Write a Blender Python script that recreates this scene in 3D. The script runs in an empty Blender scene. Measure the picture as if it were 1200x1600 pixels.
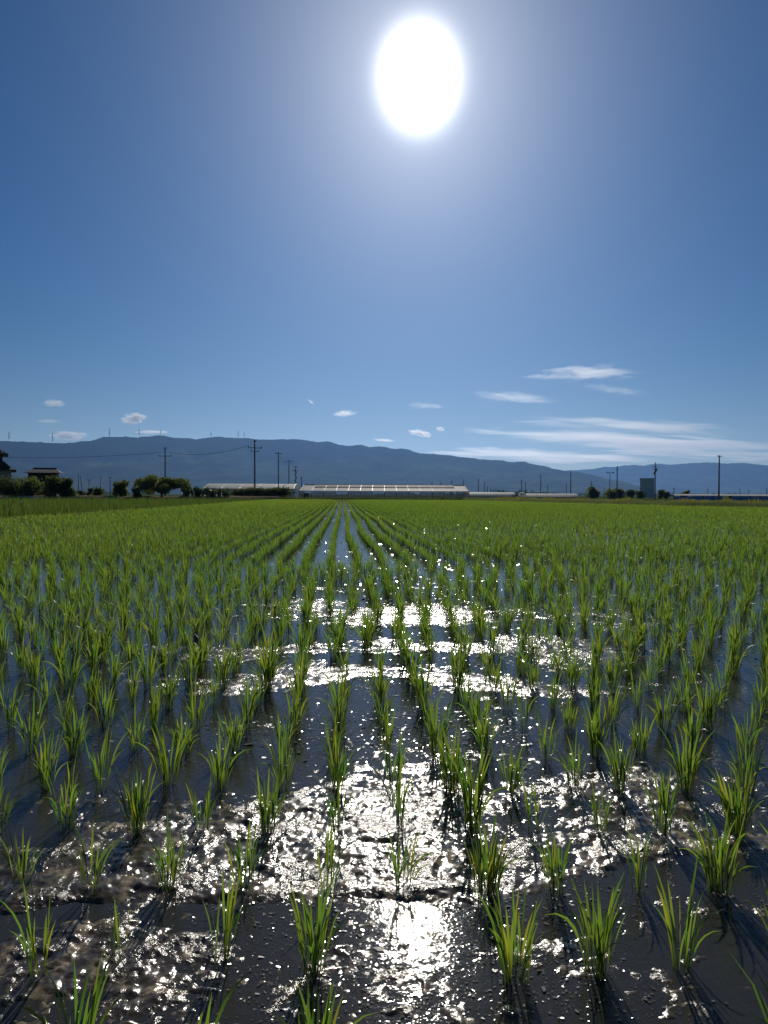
import bpy, math, random
import numpy as np
from mathutils import Vector, Matrix

random.seed(7)
rng = np.random.default_rng(7)
SC = bpy.context.scene
COL = SC.collection

# ------------------------------------------------------------------ camera
FPX, PW, PH = 1202.0, 1200.0, 1600.0
CAMH = 0.85
HOR = 773.0                                   # row of the horizon in the middle of the photo
PITCH = -math.atan((PH / 2 - HOR) / FPX)      # looks very slightly down
ROLL = math.radians(0.24)
cam_data = bpy.data.cameras.new('camera')
cam = bpy.data.objects.new('camera', cam_data)
COL.objects.link(cam)
cam_data.sensor_fit = 'VERTICAL'
cam_data.sensor_height = 36.0
cam_data.lens = 36.0 * FPX / PH
cam_data.clip_start = 0.05
cam_data.clip_end = 120000.0
CAMM = (Matrix.Translation((0, 0, CAMH)) @ Matrix.Rotation(math.radians(90) + PITCH, 4, 'X')
        @ Matrix.Rotation(ROLL, 4, 'Z'))
cam.matrix_world = CAMM
SC.camera = cam


def ray(px, py):
    v = Vector(((px - PW / 2) / FPX, (PH / 2 - py) / FPX, -1.0))
    return (CAMM.to_3x3() @ v).normalized()


def ground_at(px, py, z=0.0):
    d = ray(px, py)
    t = (z - CAMH) / d.z
    return d.x * t, d.y * t


def at(px, py, y):
    """World point on the pixel's sight line at distance y along the view."""
    d = ray(px, py)
    t = y / d.y
    return Vector((d.x * t, y, CAMH + d.z * t))


# ------------------------------------------------------------------ sun, sky, exposure
SUNV = ray(655, 122)
SUN_EL = math.asin(SUNV.z)
SUN_AZ = math.atan2(SUNV.x, SUNV.y)           # clockwise from +Y
sun_data = bpy.data.lights.new('sun', 'SUN')
sun_data.energy = 4.6
sun_data.angle = math.radians(0.55)
sun_data.color = (1.0, 0.94, 0.84)
sun = bpy.data.objects.new('sun', sun_data)
COL.objects.link(sun)
sun.rotation_euler = (-SUNV).to_track_quat('-Z', 'Y').to_euler()

world = bpy.data.worlds.new('World')
SC.world = world
world.use_nodes = True
WN, WL = world.node_tree.nodes, world.node_tree.links
WN.clear()


def wn(t, **kw):
    n = WN.new(t)
    for k, v in kw.items():
        setattr(n, k, v)
    return n


sky = wn('ShaderNodeTexSky', sky_type='NISHITA', sun_disc=False)
sky.sun_elevation = SUN_EL
sky.sun_rotation = SUN_AZ
sky.altitude = 60.0
sky.air_density = 0.9
sky.dust_density = 0.12
sky.ozone_density = 2.6
hs = wn('ShaderNodeHueSaturation')
hs.inputs['Saturation'].default_value = 1.46
hs.inputs['Hue'].default_value = 0.508
hs.inputs['Value'].default_value = 0.86
WL.new(sky.outputs[0], hs.inputs['Color'])
bg = wn('ShaderNodeBackground')
bg.inputs['Strength'].default_value = 0.05
WL.new(hs.outputs[0], bg.inputs['Color'])
# the glare of air round the sun: a bright core with soft shoulders, by angle from the sun
tc = wn('ShaderNodeTexCoord')
RT = Vector((0, 0, 1)).cross(SUNV).normalized() * -1
UPV = RT.cross(SUNV).normalized()
if UPV.z < 0:
    UPV = -UPV


def wdot(v):
    n = wn('ShaderNodeVectorMath', operation='DOT_PRODUCT')
    n.inputs[1].default_value = v
    WL.new(tc.outputs['Generated'], n.inputs[0])
    return n.outputs['Value']


def wm(op, a, b=None):
    n = wn('ShaderNodeMath', operation=op)
    for i, x in enumerate((a, b)):
        if x is None:
            continue
        if isinstance(x, (int, float)):
            n.inputs[i].default_value = x
        else:
            WL.new(x, n.inputs[i])
    return n.outputs[0]


du, dv, df = wdot(RT), wdot(UPV), wdot(SUNV)
dv2 = wm('MULTIPLY', dv, 0.84)
rr = wm('SQRT', wm('ADD', wm('MULTIPLY', du, du), wm('MULTIPLY', dv2, dv2)))
behind = wm('LESS_THAN', df, 0.0)
ang = wm('MULTIPLY', wm('ADD', rr, wm('MULTIPLY', behind, 9.0)), 57.2958)


def lobe(amp, width, power, col):
    e = wm('POWER', wm('DIVIDE', ang, width), power)
    g = wm('MULTIPLY', wm('EXPONENT', wm('MULTIPLY', e, -1.0)), amp)
    n = wn('ShaderNodeBackground')
    n.inputs['Color'].default_value = (*col, 1)
    WL.new(g, n.inputs['Strength'])
    return n.outputs[0]


LOBES = [lobe(3.4, 2.28, 3.0, (1.0, 0.99, 0.97)),
         lobe(1.08, 4.6, 0.95, (0.98, 0.98, 0.97)),
         lobe(0.09, 13.0, 1.3, (0.80, 0.88, 1.0))]
acc = bg.outputs[0]
for l in LOBES:
    a_ = wn('ShaderNodeAddShader')
    WL.new(acc, a_.inputs[0])
    WL.new(l, a_.inputs[1])
    acc = a_.outputs[0]
wo = wn('ShaderNodeOutputWorld')
WL.new(acc, wo.inputs['Surface'])
world.cycles.sampling_method = 'NONE'
world.cycles.sample_map_resolution = 1024

SC.view_settings.view_transform = 'Standard'
SC.view_settings.look = 'None'
SC.view_settings.exposure = -0.4
SC.view_settings.gamma = 1.0
SC.view_settings.use_curve_mapping = False
CY = SC.cycles
CY.max_bounces = 8
CY.transparent_max_bounces = 24
CY.volume_bounces = 0
CY.use_denoising = True
CY.denoiser = 'OPENIMAGEDENOISE'
CY.denoising_input_passes = 'RGB_ALBEDO_NORMAL'
CY.denoising_prefilter = 'ACCURATE'
CY.sample_clamp_indirect = 8.0
CY.sample_clamp_direct = 0.0
CY.volume_step_rate = 1.0
CY.volume_max_steps = 64


# ------------------------------------------------------------------ helpers
def tag(o, label=None, cat=None, group=None, kind=None):
    if label:
        o['label'] = label
    if cat:
        o['category'] = cat
    if group:
        o['group'] = group
    if kind:
        o['kind'] = kind
    return o


def empty(name, loc=(0, 0, 0), rz=0.0):
    o = bpy.data.objects.new(name, None)
    o.empty_display_size = 0.1
    COL.objects.link(o)
    o.location = loc
    o.rotation_euler.z = rz
    return o


def link(name, me, parent=None, loc=None):
    o = bpy.data.objects.new(name, me)
    COL.objects.link(o)
    if parent is not None:
        o.parent = parent
    if loc is not None:
        o.location = loc
    return o


class MB:
    """Collects boxes, tubes and polygons and builds them into one mesh."""

    def __init__(self):
        self.v, self.f = [], []

    def poly(self, pts, faces):
        b = len(self.v)
        self.v.extend([tuple(p) for p in pts])
        self.f.extend([tuple(b + i for i in f) for f in faces])
        return self

    def box(self, c, s, rz=0.0):
        cx, cy, cz = c
        hx, hy, hz = s[0] / 2, s[1] / 2, s[2] / 2
        co, si = math.cos(rz), math.sin(rz)
        pts = []
        for dz in (-hz, hz):
            for dx, dy in ((-hx, -hy), (hx, -hy), (hx, hy), (-hx, hy)):
                pts.append((cx + dx * co - dy * si, cy + dx * si + dy * co, cz + dz))
        return self.poly(pts, [(3, 2, 1, 0), (4, 5, 6, 7), (0, 1, 5, 4), (1, 2, 6, 5), (2, 3, 7, 6), (3, 0, 4, 7)])

    def tube(self, pts, radii, n=8, cap=True):
        pts = [Vector(p) for p in pts]
        if isinstance(radii, (int, float)):
            radii = [radii] * len(pts)
        b = len(self.v)
        for i, p in enumerate(pts):
            d = (pts[min(i + 1, len(pts) - 1)] - pts[max(i - 1, 0)]).normalized()
            u = d.orthogonal().normalized() if abs(d.z) < 0.9 else Vector((1, 0, 0))
            u = (u - d * u.dot(d)).normalized()
            w = d.cross(u)
            for k in range(n):
                a = 2 * math.pi * k / n
                self.v.append(tuple(p + (u * math.cos(a) + w * math.sin(a)) * radii[i]))
        for i in range(len(pts) - 1):
            for k in range(n):
                k2 = (k + 1) % n
                self.f.append((b + i * n + k, b + i * n + k2, b + (i + 1) * n + k2, b + (i + 1) * n + k))
        if cap:
            self.f.append(tuple(b + k for k in reversed(range(n))))
            e = b + (len(pts) - 1) * n
            self.f.append(tuple(e + k for k in range(n)))
        return self

    def mesh(self, name, mat, smooth=False):
        me = bpy.data.meshes.new(name)
        me.from_pydata(self.v, [], self.f)
        me.materials.append(mat)
        if smooth:
            me.polygons.foreach_set('use_smooth', [True] * len(me.polygons))
        me.update()
        return me

    def build(self, name, mat, parent=None, loc=None, smooth=False):
        return link(name, self.mesh(name, mat, smooth), parent, loc)


def np_mesh(name, V, F, mat, smooth=False, attrs=None):
    """V (n,3), F (m,3) or (m,4) or a list of both kinds."""
    if not isinstance(F, list):
        F = [F]
    me = bpy.data.meshes.new(name)
    nl = sum(f.size for f in F)
    nf = sum(len(f) for f in F)
    me.vertices.add(len(V))
    me.vertices.foreach_set('co', np.ascontiguousarray(V, dtype=np.float32).ravel())
    me.loops.add(nl)
    me.loops.foreach_set('vertex_index', np.concatenate([f.ravel() for f in F]).astype(np.int32))
    me.polygons.add(nf)
    starts, s = [], 0
    for f in F:
        k = f.shape[1]
        starts.append(s + np.arange(len(f)) * k)
        s += f.size
    me.polygons.foreach_set('loop_start', np.concatenate(starts).astype(np.int32))
    if smooth:
        me.polygons.foreach_set('use_smooth', np.ones(nf, dtype=bool))
    me.materials.append(mat)
    for k, a in (attrs or {}).items():
        at_ = me.attributes.new(k, 'FLOAT', 'POINT')
        at_.data.foreach_set('value', np.ascontiguousarray(a, dtype=np.float32))
    me.update(calc_edges=True)
    return me


def _hash(ix, iy, seed):
    h = (ix.astype(np.int64) * 374761393 + iy.astype(np.int64) * 668265263 + seed * 1442695041) & 0xFFFFFFFF
    h = ((h ^ (h >> 13)) * 1274126177) & 0xFFFFFFFF
    return ((h ^ (h >> 16)) & 0xFFFFFF) / float(0xFFFFFF)


def vnoise(x, y, seed=0):
    """Value noise in -1..1."""
    x0, y0 = np.floor(x), np.floor(y)
    fx, fy = x - x0, y - y0
    fx, fy = fx * fx * fx * (fx * (fx * 6 - 15) + 10), fy * fy * fy * (fy * (fy * 6 - 15) + 10)
    a, b = _hash(x0, y0, seed), _hash(x0 + 1, y0, seed)
    c, d = _hash(x0, y0 + 1, seed), _hash(x0 + 1, y0 + 1, seed)
    return 2 * ((a * (1 - fx) + b * fx) * (1 - fy) + (c * (1 - fx) + d * fx) * fy) - 1


def fbm(x, y, seed=0, octs=4, gain=0.5):
    s, amp, tot = 0.0, 1.0, 0.0
    for o in range(octs):
        ca, sa = math.cos(o * 1.1), math.sin(o * 1.1)
        s = s + amp * vnoise((x * ca - y * sa) * 2 ** o, (x * sa + y * ca) * 2 ** o, seed + o * 17)
        tot += amp
        amp *= gain
    return s / tot


# ------------------------------------------------------------------ materials
def new_mat(name):
    m = bpy.data.materials.new(name)
    m.use_nodes = True
    nt = m.node_tree
    nt.nodes.clear()
    out = nt.nodes.new('ShaderNodeOutputMaterial')
    return m, nt.nodes, nt.links, out


def simple(name, col, rough=0.7, spec=0.3, var=0.25, scale=3.0, metal=0.0, bump=0.0, stretch=(1, 1, 1)):
    """Principled surface with noise in its colour (two octave mottling) and an optional bump."""
    m, N, L, out = new_mat(name)
    p = N.new('ShaderNodeBsdfPrincipled')
    p.inputs['Roughness'].default_value = rough
    p.inputs['Specular IOR Level'].default_value = spec
    p.inputs['Metallic'].default_value = metal
    t = N.new('ShaderNodeTexCoord')
    mp = N.new('ShaderNodeMapping')
    mp.inputs['Scale'].default_value = stretch
    L.new(t.outputs['Object'], mp.inputs['Vector'])
    n = N.new('ShaderNodeTexNoise')
    n.inputs['Scale'].default_value = scale
    n.inputs['Detail'].default_value = 6
    L.new(mp.outputs[0], n.inputs['Vector'])
    mx = N.new('ShaderNodeMix')
    mx.data_type = 'RGBA'
    mx.inputs['A'].default_value = (*[c * (1 - var) for c in col], 1)
    mx.inputs['B'].default_value = (*[min(1, c * (1 + var)) for c in col], 1)
    L.new(n.outputs['Fac'], mx.inputs['Factor'])
    L.new(mx.outputs['Result'], p.inputs['Base Color'])
    if bump:
        b = N.new('ShaderNodeBump')
        b.inputs['Strength'].default_value = bump
        b.inputs['Distance'].default_value = 0.02
        L.new(n.outputs['Fac'], b.inputs['Height'])
        L.new(b.outputs[0], p.inputs['Normal'])
    L.new(p.outputs[0], out.inputs['Surface'])
    return m


def leaf_mat(name, refl, trans, mix=0.5, rough=0.42, spec=0.35, hue2=None, sheath=False):
    """Leaf: reflects dark green, lets warm green light through; the 'tint' attribute shifts each blade."""
    m, N, L, out = new_mat(name)
    at_ = N.new('ShaderNodeAttribute')
    at_.attribute_name = 'tint'
    oi = N.new('ShaderNodeObjectInfo')
    ad = N.new('ShaderNodeMath')
    ad.operation = 'MULTIPLY_ADD'
    L.new(oi.outputs['Random'], ad.inputs[0])
    ad.inputs[1].default_value = 0.3
    L.new(at_.outputs['Fac'], ad.inputs[2])
    h2 = hue2 or [(c[0] * 1.7, c[1] * 1.16, c[2] * 0.9) for c in (refl, trans)]
    cols = []
    for a, b in ((refl, h2[0]), (trans, h2[1])):
        mx = N.new('ShaderNodeMix')
        mx.data_type = 'RGBA'
        mx.inputs['A'].default_value = (*a, 1)
        mx.inputs['B'].default_value = (*b, 1)
        mx.clamp_factor = False
        L.new(ad.outputs[0], mx.inputs['Factor'])
        cols.append(mx.outputs['Result'])
    p = N.new('ShaderNodeBsdfPrincipled')
    p.inputs['Roughness'].default_value = rough
    p.inputs['Specular IOR Level'].default_value = spec
    L.new(cols[0], p.inputs['Base Color'])
    tr = N.new('ShaderNodeBsdfTranslucent')
    L.new(cols[1], tr.inputs['Color'])
    ms = N.new('ShaderNodeMixShader')
    ms.inputs[0].default_value = mix
    if sheath:                                    # the rolled sheaths at the foot are thick and let little light through
        al = N.new('ShaderNodeAttribute')
        al.attribute_name = 'along'
        mr = N.new('ShaderNodeMapRange')
        mr.inputs['From Min'].default_value = 0.12
        mr.inputs['From Max'].default_value = 0.55
        mr.inputs['To Min'].default_value = mix * 0.22
        mr.inputs['To Max'].default_value = mix
        L.new(al.outputs['Fac'], mr.inputs['Value'])
        L.new(mr.outputs[0], ms.inputs[0])
    L.new(p.outputs[0], ms.inputs[1])
    L.new(tr.outputs[0], ms.inputs[2])
    L.new(ms.outputs[0], out.inputs['Surface'])
    return m


M = {}
M['rice'] = leaf_mat('rice_leaf', (0.040, 0.084, 0.020), (0.185, 0.335, 0.036), 0.58, 0.38, 0.4, None, True)
M['taller_grass'] = leaf_mat('taller_grass', (0.04, 0.08, 0.022), (0.085, 0.16, 0.022), 0.5)
M['weed'] = leaf_mat('weed', (0.07, 0.095, 0.03), (0.20, 0.25, 0.05), 0.5, 0.7, 0.1)
M['tree_leaf'] = leaf_mat('tree_leaf', (0.042, 0.075, 0.026), (0.14, 0.22, 0.04), 0.5, 0.75, 0.08)
M['bush_leaf'] = leaf_mat('bush_leaf', (0.04, 0.07, 0.02), (0.09, 0.15, 0.025), 0.45, 0.75, 0.08)
M['far_leaf'] = leaf_mat('far_leaf', (0.03, 0.05, 0.02), (0.04, 0.07, 0.015), 0.3, 0.8, 0.05)
M['broad_leaf'] = leaf_mat('broad_leaf', (0.04, 0.075, 0.03), (0.08, 0.13, 0.03), 0.4, 0.55, 0.2)
M['bark'] = simple('bark', (0.055, 0.042, 0.03), 0.85, 0.2, 0.4, 4.0)
M['pole'] = simple('pole_concrete', (0.20, 0.19, 0.18), 0.8, 0.2, 0.15, 2.0)
M['steel'] = simple('galvanised_steel', (0.28, 0.28, 0.28), 0.45, 0.5, 0.15, 5.0, metal=0.7)
M['dark_steel'] = simple('dark_steel', (0.05, 0.05, 0.055), 0.5, 0.4, 0.2, 5.0)
M['wire'] = simple('wire', (0.02, 0.02, 0.02), 0.6, 0.2, 0.1)
M['tile'] = simple('roof_tile', (0.085, 0.088, 0.095), 0.8, 0.12, 0.3, 2.5, bump=0.3)
M['dark_wood'] = simple('charred_board', (0.045, 0.036, 0.03), 0.8, 0.2, 0.3, 3.0, stretch=(6, 6, 0.6))
M['plaster'] = simple('plaster', (0.42, 0.40, 0.37), 0.85, 0.2, 0.12, 1.2)
M['concrete'] = simple('concrete', (0.60, 0.585, 0.55), 0.85, 0.15, 0.18, 0.4)
M['asphalt'] = simple('asphalt', (0.055, 0.055, 0.055), 1.0, 0.0, 0.2, 3.0)
M['white_paint'] = simple('white_paint', (0.75, 0.75, 0.73), 0.4, 0.5, 0.05)
M['glass'] = simple('dark_glass', (0.03, 0.035, 0.04), 0.08, 0.6, 0.1)
M['rubber'] = simple('rubber', (0.025, 0.025, 0.025), 0.8, 0.2, 0.1)
M['blue_sheet'] = simple('blue_sheet', (0.12, 0.30, 0.68), 0.7, 0.1, 0.15, 1.0)
M['dry_soil'] = simple('dry_soil', (0.21, 0.155, 0.105), 1.0, 0.0, 0.3, 0.7)
M['bund_soil'] = simple('bund_soil', (0.06, 0.05, 0.035), 1.0, 0.0, 0.4, 1.5)
M['scum'] = simple('wet_scum', (0.14, 0.12, 0.08), 0.16, 0.5, 0.5, 20.0)
M['grass_soil'] = simple('grassy_soil', (0.13, 0.16, 0.055), 1.0, 0.0, 0.5, 0.9)


def film_mat(name, col, t_mix=0.45, clear=0.25):
    m, N, L, out = new_mat(name)
    t = N.new('ShaderNodeTexCoord')
    n = N.new('ShaderNodeTexNoise')
    n.inputs['Scale'].default_value = 1.3
    n.inputs['Detail'].default_value = 5
    L.new(t.outputs['Object'], n.inputs['Vector'])
    mx = N.new('ShaderNodeMix')
    mx.data_type = 'RGBA'
    mx.inputs['A'].default_value = (*[c * 0.75 for c in col], 1)
    mx.inputs['B'].default_value = (*col, 1)
    L.new(n.outputs['Fac'], mx.inputs['Factor'])
    p = N.new('ShaderNodeBsdfPrincipled')
    p.inputs['Roughness'].default_value = 0.62
    p.inputs['Specular IOR Level'].default_value = 0.22
    L.new(mx.outputs['Result'], p.inputs['Base Color'])
    tr = N.new('ShaderNodeBsdfTranslucent')
    L.new(mx.outputs['Result'], tr.inputs['Color'])
    tp = N.new('ShaderNodeBsdfTransparent')
    a = N.new('ShaderNodeMixShader')
    a.inputs[0].default_value = t_mix
    L.new(p.outputs[0], a.inputs[1])
    L.new(tr.outputs[0], a.inputs[2])
    b = N.new('ShaderNodeMixShader')
    b.inputs[0].default_value = clear
    L.new(a.outputs[0], b.inputs[1])
    L.new(tp.outputs[0], b.inputs[2])
    L.new(b.outputs[0], out.inputs['Surface'])
    return m


M['film'] = film_mat('white_film', (0.84, 0.82, 0.78), 0.45, 0.14)
M['old_film'] = film_mat('dusty_film', (0.50, 0.41, 0.32), 0.4, 0.15)
M['side_film'] = film_mat('side_film', (0.30, 0.31, 0.30), 0.4, 0.35)


def mud_material():
    m, N, L, out = new_mat('wet_mud')
    t = N.new('ShaderNodeTexCoord')

    def noise(scale, detail=4, rough=0.55, dist=0.0):
        n = N.new('ShaderNodeTexNoise')
        n.inputs['Scale'].default_value = scale
        n.inputs['Detail'].default_value = detail
        n.inputs['Roughness'].default_value = rough
        n.inputs['Distortion'].default_value = dist
        L.new(t.outputs['Object'], n.inputs['Vector'])
        return n.outputs['Fac']

    ramp = N.new('ShaderNodeValToRGB')
    e = ramp.color_ramp.elements
    e[0].position, e[0].color = 0.34, (0.040, 0.030, 0.020, 1)
    e[1].position, e[1].color = 0.64, (0.36, 0.28, 0.165, 1)
    k = ramp.color_ramp.elements.new(0.53)
    k.color = (0.085, 0.064, 0.040, 1)
    L.new(noise(15.0, 7, 0.62, 0.5), ramp.inputs['Fac'])
    p = N.new('ShaderNodeBsdfPrincipled')
    L.new(ramp.outputs['Color'], p.inputs['Base Color'])
    rr_ = N.new('ShaderNodeMapRange')
    rr_.inputs['From Min'].default_value = 0.3
    rr_.inputs['From Max'].default_value = 0.7
    rr_.inputs['To Min'].default_value = 0.10
    rr_.inputs['To Max'].default_value = 0.30
    L.new(noise(22.0, 3), rr_.inputs['Value'])
    L.new(rr_.outputs[0], p.inputs['Roughness'])
    p.inputs['Specular IOR Level'].default_value = 0.5
    mk = N.new('ShaderNodeMapRange')              # rough crumbs in some places, smooth film in others
    mk.inputs['From Min'].default_value = 0.44
    mk.inputs['From Max'].default_value = 0.60
    mk.inputs['To Min'].default_value = 0.12
    mk.inputs['To Max'].default_value = 1.0
    L.new(noise(8.0, 4, 0.6), mk.inputs['Value'])

    def masked(a):
        q = N.new('ShaderNodeMath')
        q.operation = 'MULTIPLY'
        L.new(a, q.inputs[0])
        L.new(mk.outputs[0], q.inputs[1])
        return q.outputs[0]
    b1 = N.new('ShaderNodeBump')
    b1.inputs['Strength'].default_value = 1.0
    b1.inputs['Distance'].default_value = 0.0042
    L.new(masked(noise(95.0, 3, 0.6, 0.3)), b1.inputs['Height'])
    b2 = N.new('ShaderNodeBump')
    b2.inputs['Strength'].default_value = 1.0
    b2.inputs['Distance'].default_value = 0.0007
    L.new(masked(noise(330.0, 2, 0.6)), b2.inputs['Height'])
    L.new(b1.outputs[0], b2.inputs['Normal'])
    L.new(b2.outputs[0], p.inputs['Normal'])
    L.new(p.outputs[0], out.inputs['Surface'])
    return m


def water_material():
    m, N, L, out = new_mat('paddy_water')
    t = N.new('ShaderNodeTexCoord')
    n1 = N.new('ShaderNodeTexNoise')
    n1.inputs['Scale'].default_value = 26.0
    n1.inputs['Detail'].default_value = 2
    L.new(t.outputs['Object'], n1.inputs['Vector'])
    n2 = N.new('ShaderNodeTexNoise')
    n2.inputs['Scale'].default_value = 190.0
    n2.inputs['Detail'].default_value = 2
    L.new(t.outputs['Object'], n2.inputs['Vector'])
    b1 = N.new('ShaderNodeBump')
    b1.inputs['Strength'].default_value = 1.0
    b1.inputs['Distance'].default_value = 0.0011
    L.new(n1.outputs['Fac'], b1.inputs['Height'])
    b2 = N.new('ShaderNodeBump')
    b2.inputs['Strength'].default_value = 1.0
    b2.inputs['Distance'].default_value = 0.00028
    L.new(n2.outputs['Fac'], b2.inputs['Height'])
    L.new(b1.outputs[0], b2.inputs['Normal'])
    fr = N.new('ShaderNodeFresnel')
    fr.inputs['IOR'].default_value = 1.33
    L.new(b2.outputs[0], fr.inputs['Normal'])
    gl = N.new('ShaderNodeBsdfGlossy')
    gl.inputs['Roughness'].default_value = 0.04
    L.new(b2.outputs[0], gl.inputs['Normal'])
    tp = N.new('ShaderNodeBsdfTransparent')
    tp.inputs['Color'].default_value = (0.66, 0.60, 0.47, 1)
    ms = N.new('ShaderNodeMixShader')
    L.new(fr.outputs[0], ms.inputs[0])
    L.new(tp.outputs[0], ms.inputs[1])
    L.new(gl.outputs[0], ms.inputs[2])
    df_ = N.new('ShaderNodeBsdfDiffuse')          # fine silt hanging in the water
    df_.inputs['Color'].default_value = (0.25, 0.245, 0.225, 1)
    m2 = N.new('ShaderNodeMixShader')
    m2.inputs[0].default_value = 0.15
    L.new(tp.outputs[0], m2.inputs[1])
    L.new(df_.outputs[0], m2.inputs[2])
    L.new(m2.outputs[0], ms.inputs[1])
    L.new(ms.outputs[0], out.inputs['Surface'])
    return m


def ground_material():
    m, N, L, out = new_mat('farmland')
    t = N.new('ShaderNodeTexCoord')
    n = N.new('ShaderNodeTexNoise')
    n.inputs['Scale'].default_value = 0.05
    n.inputs['Detail'].default_value = 9
    n.inputs['Roughness'].default_value = 0.7
    L.new(t.outputs['Object'], n.inputs['Vector'])
    ramp = N.new('ShaderNodeValToRGB')
    e = ramp.color_ramp.elements
    e[0].position, e[0].color = 0.40, (0.045, 0.075, 0.022, 1)
    e[1].position, e[1].color = 0.62, (0.085, 0.10, 0.035, 1)
    k = e.new(0.72)
    k.color = (0.17, 0.14, 0.09, 1)
    L.new(n.outputs['Fac'], ramp.inputs['Fac'])
    p = N.new('ShaderNodeBsdfPrincipled')
    p.inputs['Roughness'].default_value = 0.95
    p.inputs['Specular IOR Level'].default_value = 0.0
    L.new(ramp.outputs['Color'], p.inputs['Base Color'])
    L.new(p.outputs[0], out.inputs['Surface'])
    return m


def forest_material():
    m, N, L, out = new_mat('mountain_forest')
    t = N.new('ShaderNodeTexCoord')
    n = N.new('ShaderNodeTexNoise')
    n.inputs['Scale'].default_value = 0.0035
    n.inputs['Detail'].default_value = 10
    n.inputs['Roughness'].default_value = 0.68
    L.new(t.outputs['Object'], n.inputs['Vector'])
    ramp = N.new('ShaderNodeValToRGB')
    e = ramp.color_ramp.elements
    e[0].position, e[0].color = 0.35, (0.014, 0.026, 0.012, 1)
    e[1].position, e[1].color = 0.66, (0.085, 0.105, 0.048, 1)
    L.new(n.outputs['Fac'], ramp.inputs['Fac'])
    p = N.new('ShaderNodeBsdfPrincipled')
    p.inputs['Roughness'].default_value = 1.0
    p.inputs['Specular IOR Level'].default_value = 0.0
    L.new(ramp.outputs['Color'], p.inputs['Base Color'])
    L.new(p.outputs[0], out.inputs['Surface'])
    return m


M['mud'] = mud_material()
M['water'] = water_material()
M['farmland'] = ground_material()
M['forest'] = forest_material()

# ------------------------------------------------------------------ ground
GZ = -0.12
R_GROUND = 13400.0
ring = [0, 40, 90, 160, 300, 700, 1800, 4000, 8000, R_GROUND]
V, F = [(0, 0, GZ)], []
for r in ring[1:]:
    for k in range(64):
        a = 2 * math.pi * k / 64
        V.append((r * math.cos(a), r * math.sin(a), GZ))
for k in range(64):
    F.append((0, 1 + k, 1 + (k + 1) % 64))
for i in range(len(ring) - 2):
    for k in range(64):
        k2 = (k + 1) % 64
        F.append((1 + i * 64 + k, 1 + (i + 1) * 64 + k, 1 + (i + 1) * 64 + k2, 1 + i * 64 + k2))
me = bpy.data.meshes.new('ground')
me.from_pydata(V, [], F)
me.materials.append(M['farmland'])
tag(link('ground', me), kind='structure')

# outline of the paddy (x, y): left bund, far bund, slanting right bank
ROWDIR = -0.054                                # rows run to x = ROWDIR * y


def left_edge(y):
    return ROWDIR * y - 10.6


RIGHT = [(0.0, 46.0), (20.0, 41.0), (52.0, 26.4), (60.0, 22.4), (82.0, 17.9), (112.0, 13.2), (118.0, 12.0)]


def right_edge(y):
    return np.interp(y, [p[0] for p in RIGHT], [p[1] for p in RIGHT])


FAR = 117.0
NEAR = 0.28

# mud relief under the water -------------------------------------------------
LAT0, LATSP, ROW0, ROWSP = -0.115, 0.168, 1.075, 0.283
NROW = 27                                       # rows across the headland
HEAD_END = ROW0 + ROWSP * (NROW - 1)


def row_y(r):
    return ROW0 + ROWSP * r


def mud_height(x, y):
    """Height of the mud over the water level, in metres."""
    wob = (0.15 * vnoise(x * 1.1, y * 0.6, 3) + 0.07 * vnoise(x * 3.7, y * 2.0, 4)) * np.clip(y / 2, 0.5, 3)
    yy = y + wob
    near = np.clip((1.75 - yy) / 0.25, 0, 1)
    z = -0.0140 + 0.0112 * near + 0.0075 * fbm(x * 1.7, y * 1.3, 11, 3)
    # flats that stand out of the water, as (distance, half depth, height, side of the field where it is strongest)
    for c, w, hgt, xc, xw in ((1.80, 0.14, 0.0135, 0.1, 9.0), (2.12, 0.20, 0.0125, 0.1, 3.0), (2.45, 0.14, 0.006, 0.2, 1.2),
                              (3.55, 0.22, 0.014, 0.1, 1.2), (4.15, 0.26, 0.014, 0.15, 1.5), (5.05, 0.36, 0.0105, 0.2, 2.0), (5.85, 0.60, 0.0108, 0.2, 2.4), (3.0, 0.5, 0.0055, 0.15, 0.8), (4.5, 2.4, 0.0038, 0.25, 1.6),
                              (7.0, 0.3, 0.008, 0.0, 3.0)):
        side = np.exp(-((x - xc) / xw) ** 2)
        z = z + hgt * np.exp(-((yy - c) / w) ** 4) * (0.35 + 0.65 * side)
    # clods
    cl = fbm(x * 12, y * 20, 29, 4, 0.65)
    z = z + 0.0064 * cl + 0.005 * np.maximum(0, fbm(x * 38, y * 44, 41, 3, 0.6) - 0.1)
    z = z + 0.009 * np.maximum(0, fbm(x * 24, y * 24, 47, 2) - 0.22) * np.clip(0.5 + 1.2 * fbm(x * 0.9, y * 0.7, 49, 2), 0, 1)
    # foot prints of the ridge in front of the second row: a raised lip with a trough
    lip = np.exp(-((yy - 1.70) / 0.045) ** 2) * (0.6 + 0.5 * vnoise(x * 5, y * 2, 55))
    trough = np.exp(-((yy - 1.61) / 0.03) ** 2) * np.clip(0.5 + 0.8 * vnoise(x * 4.5, y * 2, 57), 0, 1)
    z = z + 0.008 * lip - 0.008 * trough
    z = np.where(z < -0.006, -0.006 + (z + 0.006) * 0.45, z)
    # fine grain
    z = z + 0.0030 * fbm(x * 80, y * 80, 61, 2)
    # small floating scum and bits of mud breaking the surface farther off
    z = z - 0.010 * np.clip((y - 7.5) / 3, 0, 1)
    return z


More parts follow.
